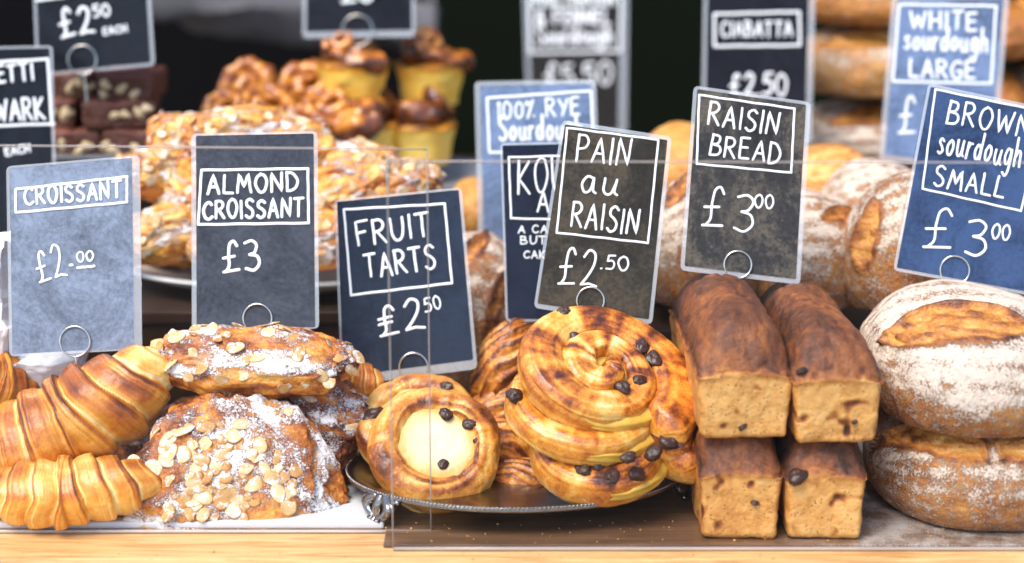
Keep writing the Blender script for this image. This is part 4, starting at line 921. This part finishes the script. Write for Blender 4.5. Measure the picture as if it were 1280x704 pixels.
sign('pale blue WHITE SOURDOUGH LARGE price sign at the back', [(1115, -6), (1262, -6), (1243, 214), (1098, 200)], .44, 12, (.12, .17, .285), .05,  # pale blue is sky reflection put into the card colour
     [('WHITE', 1138, 37, 1220, 38, 22), ('sourdough', 1131, 62, 1234, 65, 28), ('LARGE', 1137, 97, 1218, 99, 22), ('£', 1124, 165, 1143, 166, 46), ('3', 1160, 168, 1182, 169, 40)],
     rect((1124, 6), (1245, 8), (1239, 105), (1116, 102)), None, (5, 7, 7, 7), 4.4, hcol=(.5, .6, .8))
sign('black CIABATTA price sign at the back reading two pounds fifty', [(880, -40), (1020, -40), (1014, 178), (876, 175)], .55, 12, (.010, .011, .016), .012,
     [('CIABATTA', 902, 46, 990, 45, 18, 3.4), ('£2.5O', 913, 119, 983, 119, 27)], rect((893, 18), (999, 15), (1000, 57), (893, 58)), None, (5, 8, 5, 5), 4.4)
sign('black blurred sourdough sign farthest back, partly behind the rye sign', [(652, -60), (786, -60), (783, 168), (660, 168)], .85, 12, (.022, .019, .017), .02,
     [('MULTIGRAIN', 668, 7, 768, 6, 18), ('& FENNEL', 671, 31, 762, 30, 18), ('Sourdough', 672, 56, 765, 54, 24), ('£5.5O', 682, 108, 764, 105, 27)], rect((662, -30), (777, -30), (775, 64), (663, 66)), None, (5, 10, 5, 6), 4.6, hcol=(.55, .5, .45))
sign('pale blue 100% RYE sourdough sign behind the navy sign', [(593, 102), (745, 99), (752, 310), (598, 313)], .36, 12, (.125, .175, .285), .06,  # card colour holds a painted pale blue sky reflection
     [('100% RYE', 622, 149, 724, 144, 21, 3.8), ('Sourdough', 625, 177, 728, 173, 30)], rect((609, 123), (739, 114), (742, 188), (612, 191)), None, (6, 7, 5, 7), 4.6, hcol=(.6, .68, .8))
sign('navy KOUIGN AMANN sign half covered by the pain au raisin sign', [(625, 179), (772, 176), (778, 402), (632, 402)], .215, 12, (.010, .014, .030), .012,
     [('KOUIGN', 648, 241, 758, 240, 42), ('AMANN', 672, 265, 765, 268, 26), ('A CARAMEL', 648, 291, 736, 291, 9, 2.2), ('BUTTERY', 651, 305, 728, 305, 10, 2.2), ('CAKE', 655, 323, 690, 323, 9, 2.2)],
     rect((636, 197), (765, 193), (768, 277), (639, 273)), None, (3, 3, 3, 3), 3.6)
sign('black sign cut off by the picture edge, with lettering ending in ETTI and WARK', [(-85, 60), (66, 57), (72, 300), (-80, 305)], .37, 10, (.008, .010, .016), .012,
     [('ETTI', -2, 104, 42, 99, 21), ('WARK', -6, 153, 56, 148, 26), ('EACH', 8, 195, 38, 190, 10, 3)], [[(-80, 82), (60, 74), (65, 157)], [(-75, 160), (68, 155)]], None, (3, 4, 3, 3), 4.4)
sign('black price sign above the brownies reading two pounds fifty each', [(36, -140), (180, -140), (194, 82), (46, 96)], .47, 10, (.010, .012, .017), .02,
     [('£2', 78, 47, 117, 39, 34), ('5O', 118, 22, 138, 19, 14, 3.4), ('EACH', 130, 44, 159, 40, 9, 2.6)], [[(46, 1), (82, -4)]], (103, 75, 18), (4, 5, 4, 4), 4.8, lab_ring='coiled steel wire holder above the brownies', stem=.03)
sign('black sign above the muffins, mostly above the picture edge', [(380, -170), (517, -170), (519, 46), (378, 48)], .60, 10, (.010, .011, .016), .012,
     [('£3', 428, 4, 466, 3, 34)], None, (447, 38, 19), (5, 4, 8, 5), 4.8, lab_ring='coiled steel wire holder above the curled muffin', stem=.02)

# ------------------------------------------------------------------ crumbs on the counter
rs = np.random.RandomState(5); mb = MB()
for k in range(210):
    x = rs.uniform(-.4, .42); y = rs.uniform(.035, .075) if rs.rand() < .6 else rs.uniform(.035, .2); z = .0072 if x < x1 else .0032
    if x >= x1: y = rs.uniform(-.004, .05)
    if k > 170: y = rs.uniform(-.029, -.014); z = .0002
    sc = rs.uniform(.2, .75) * (1.3 if rs.rand() < .1 else .8); mb.add(iv * sc * np.array([1, rs.uniform(.6, 1.3), .6]) + np.array([x, y, z + .0008 * sc]), ifc)
o = obj('crumbs', mb.mesh('crumbs', False), M['crumb']); o['kind'] = 'stuff'; tag(o, 'scattered pastry crumbs on the boards', 'crumbs')
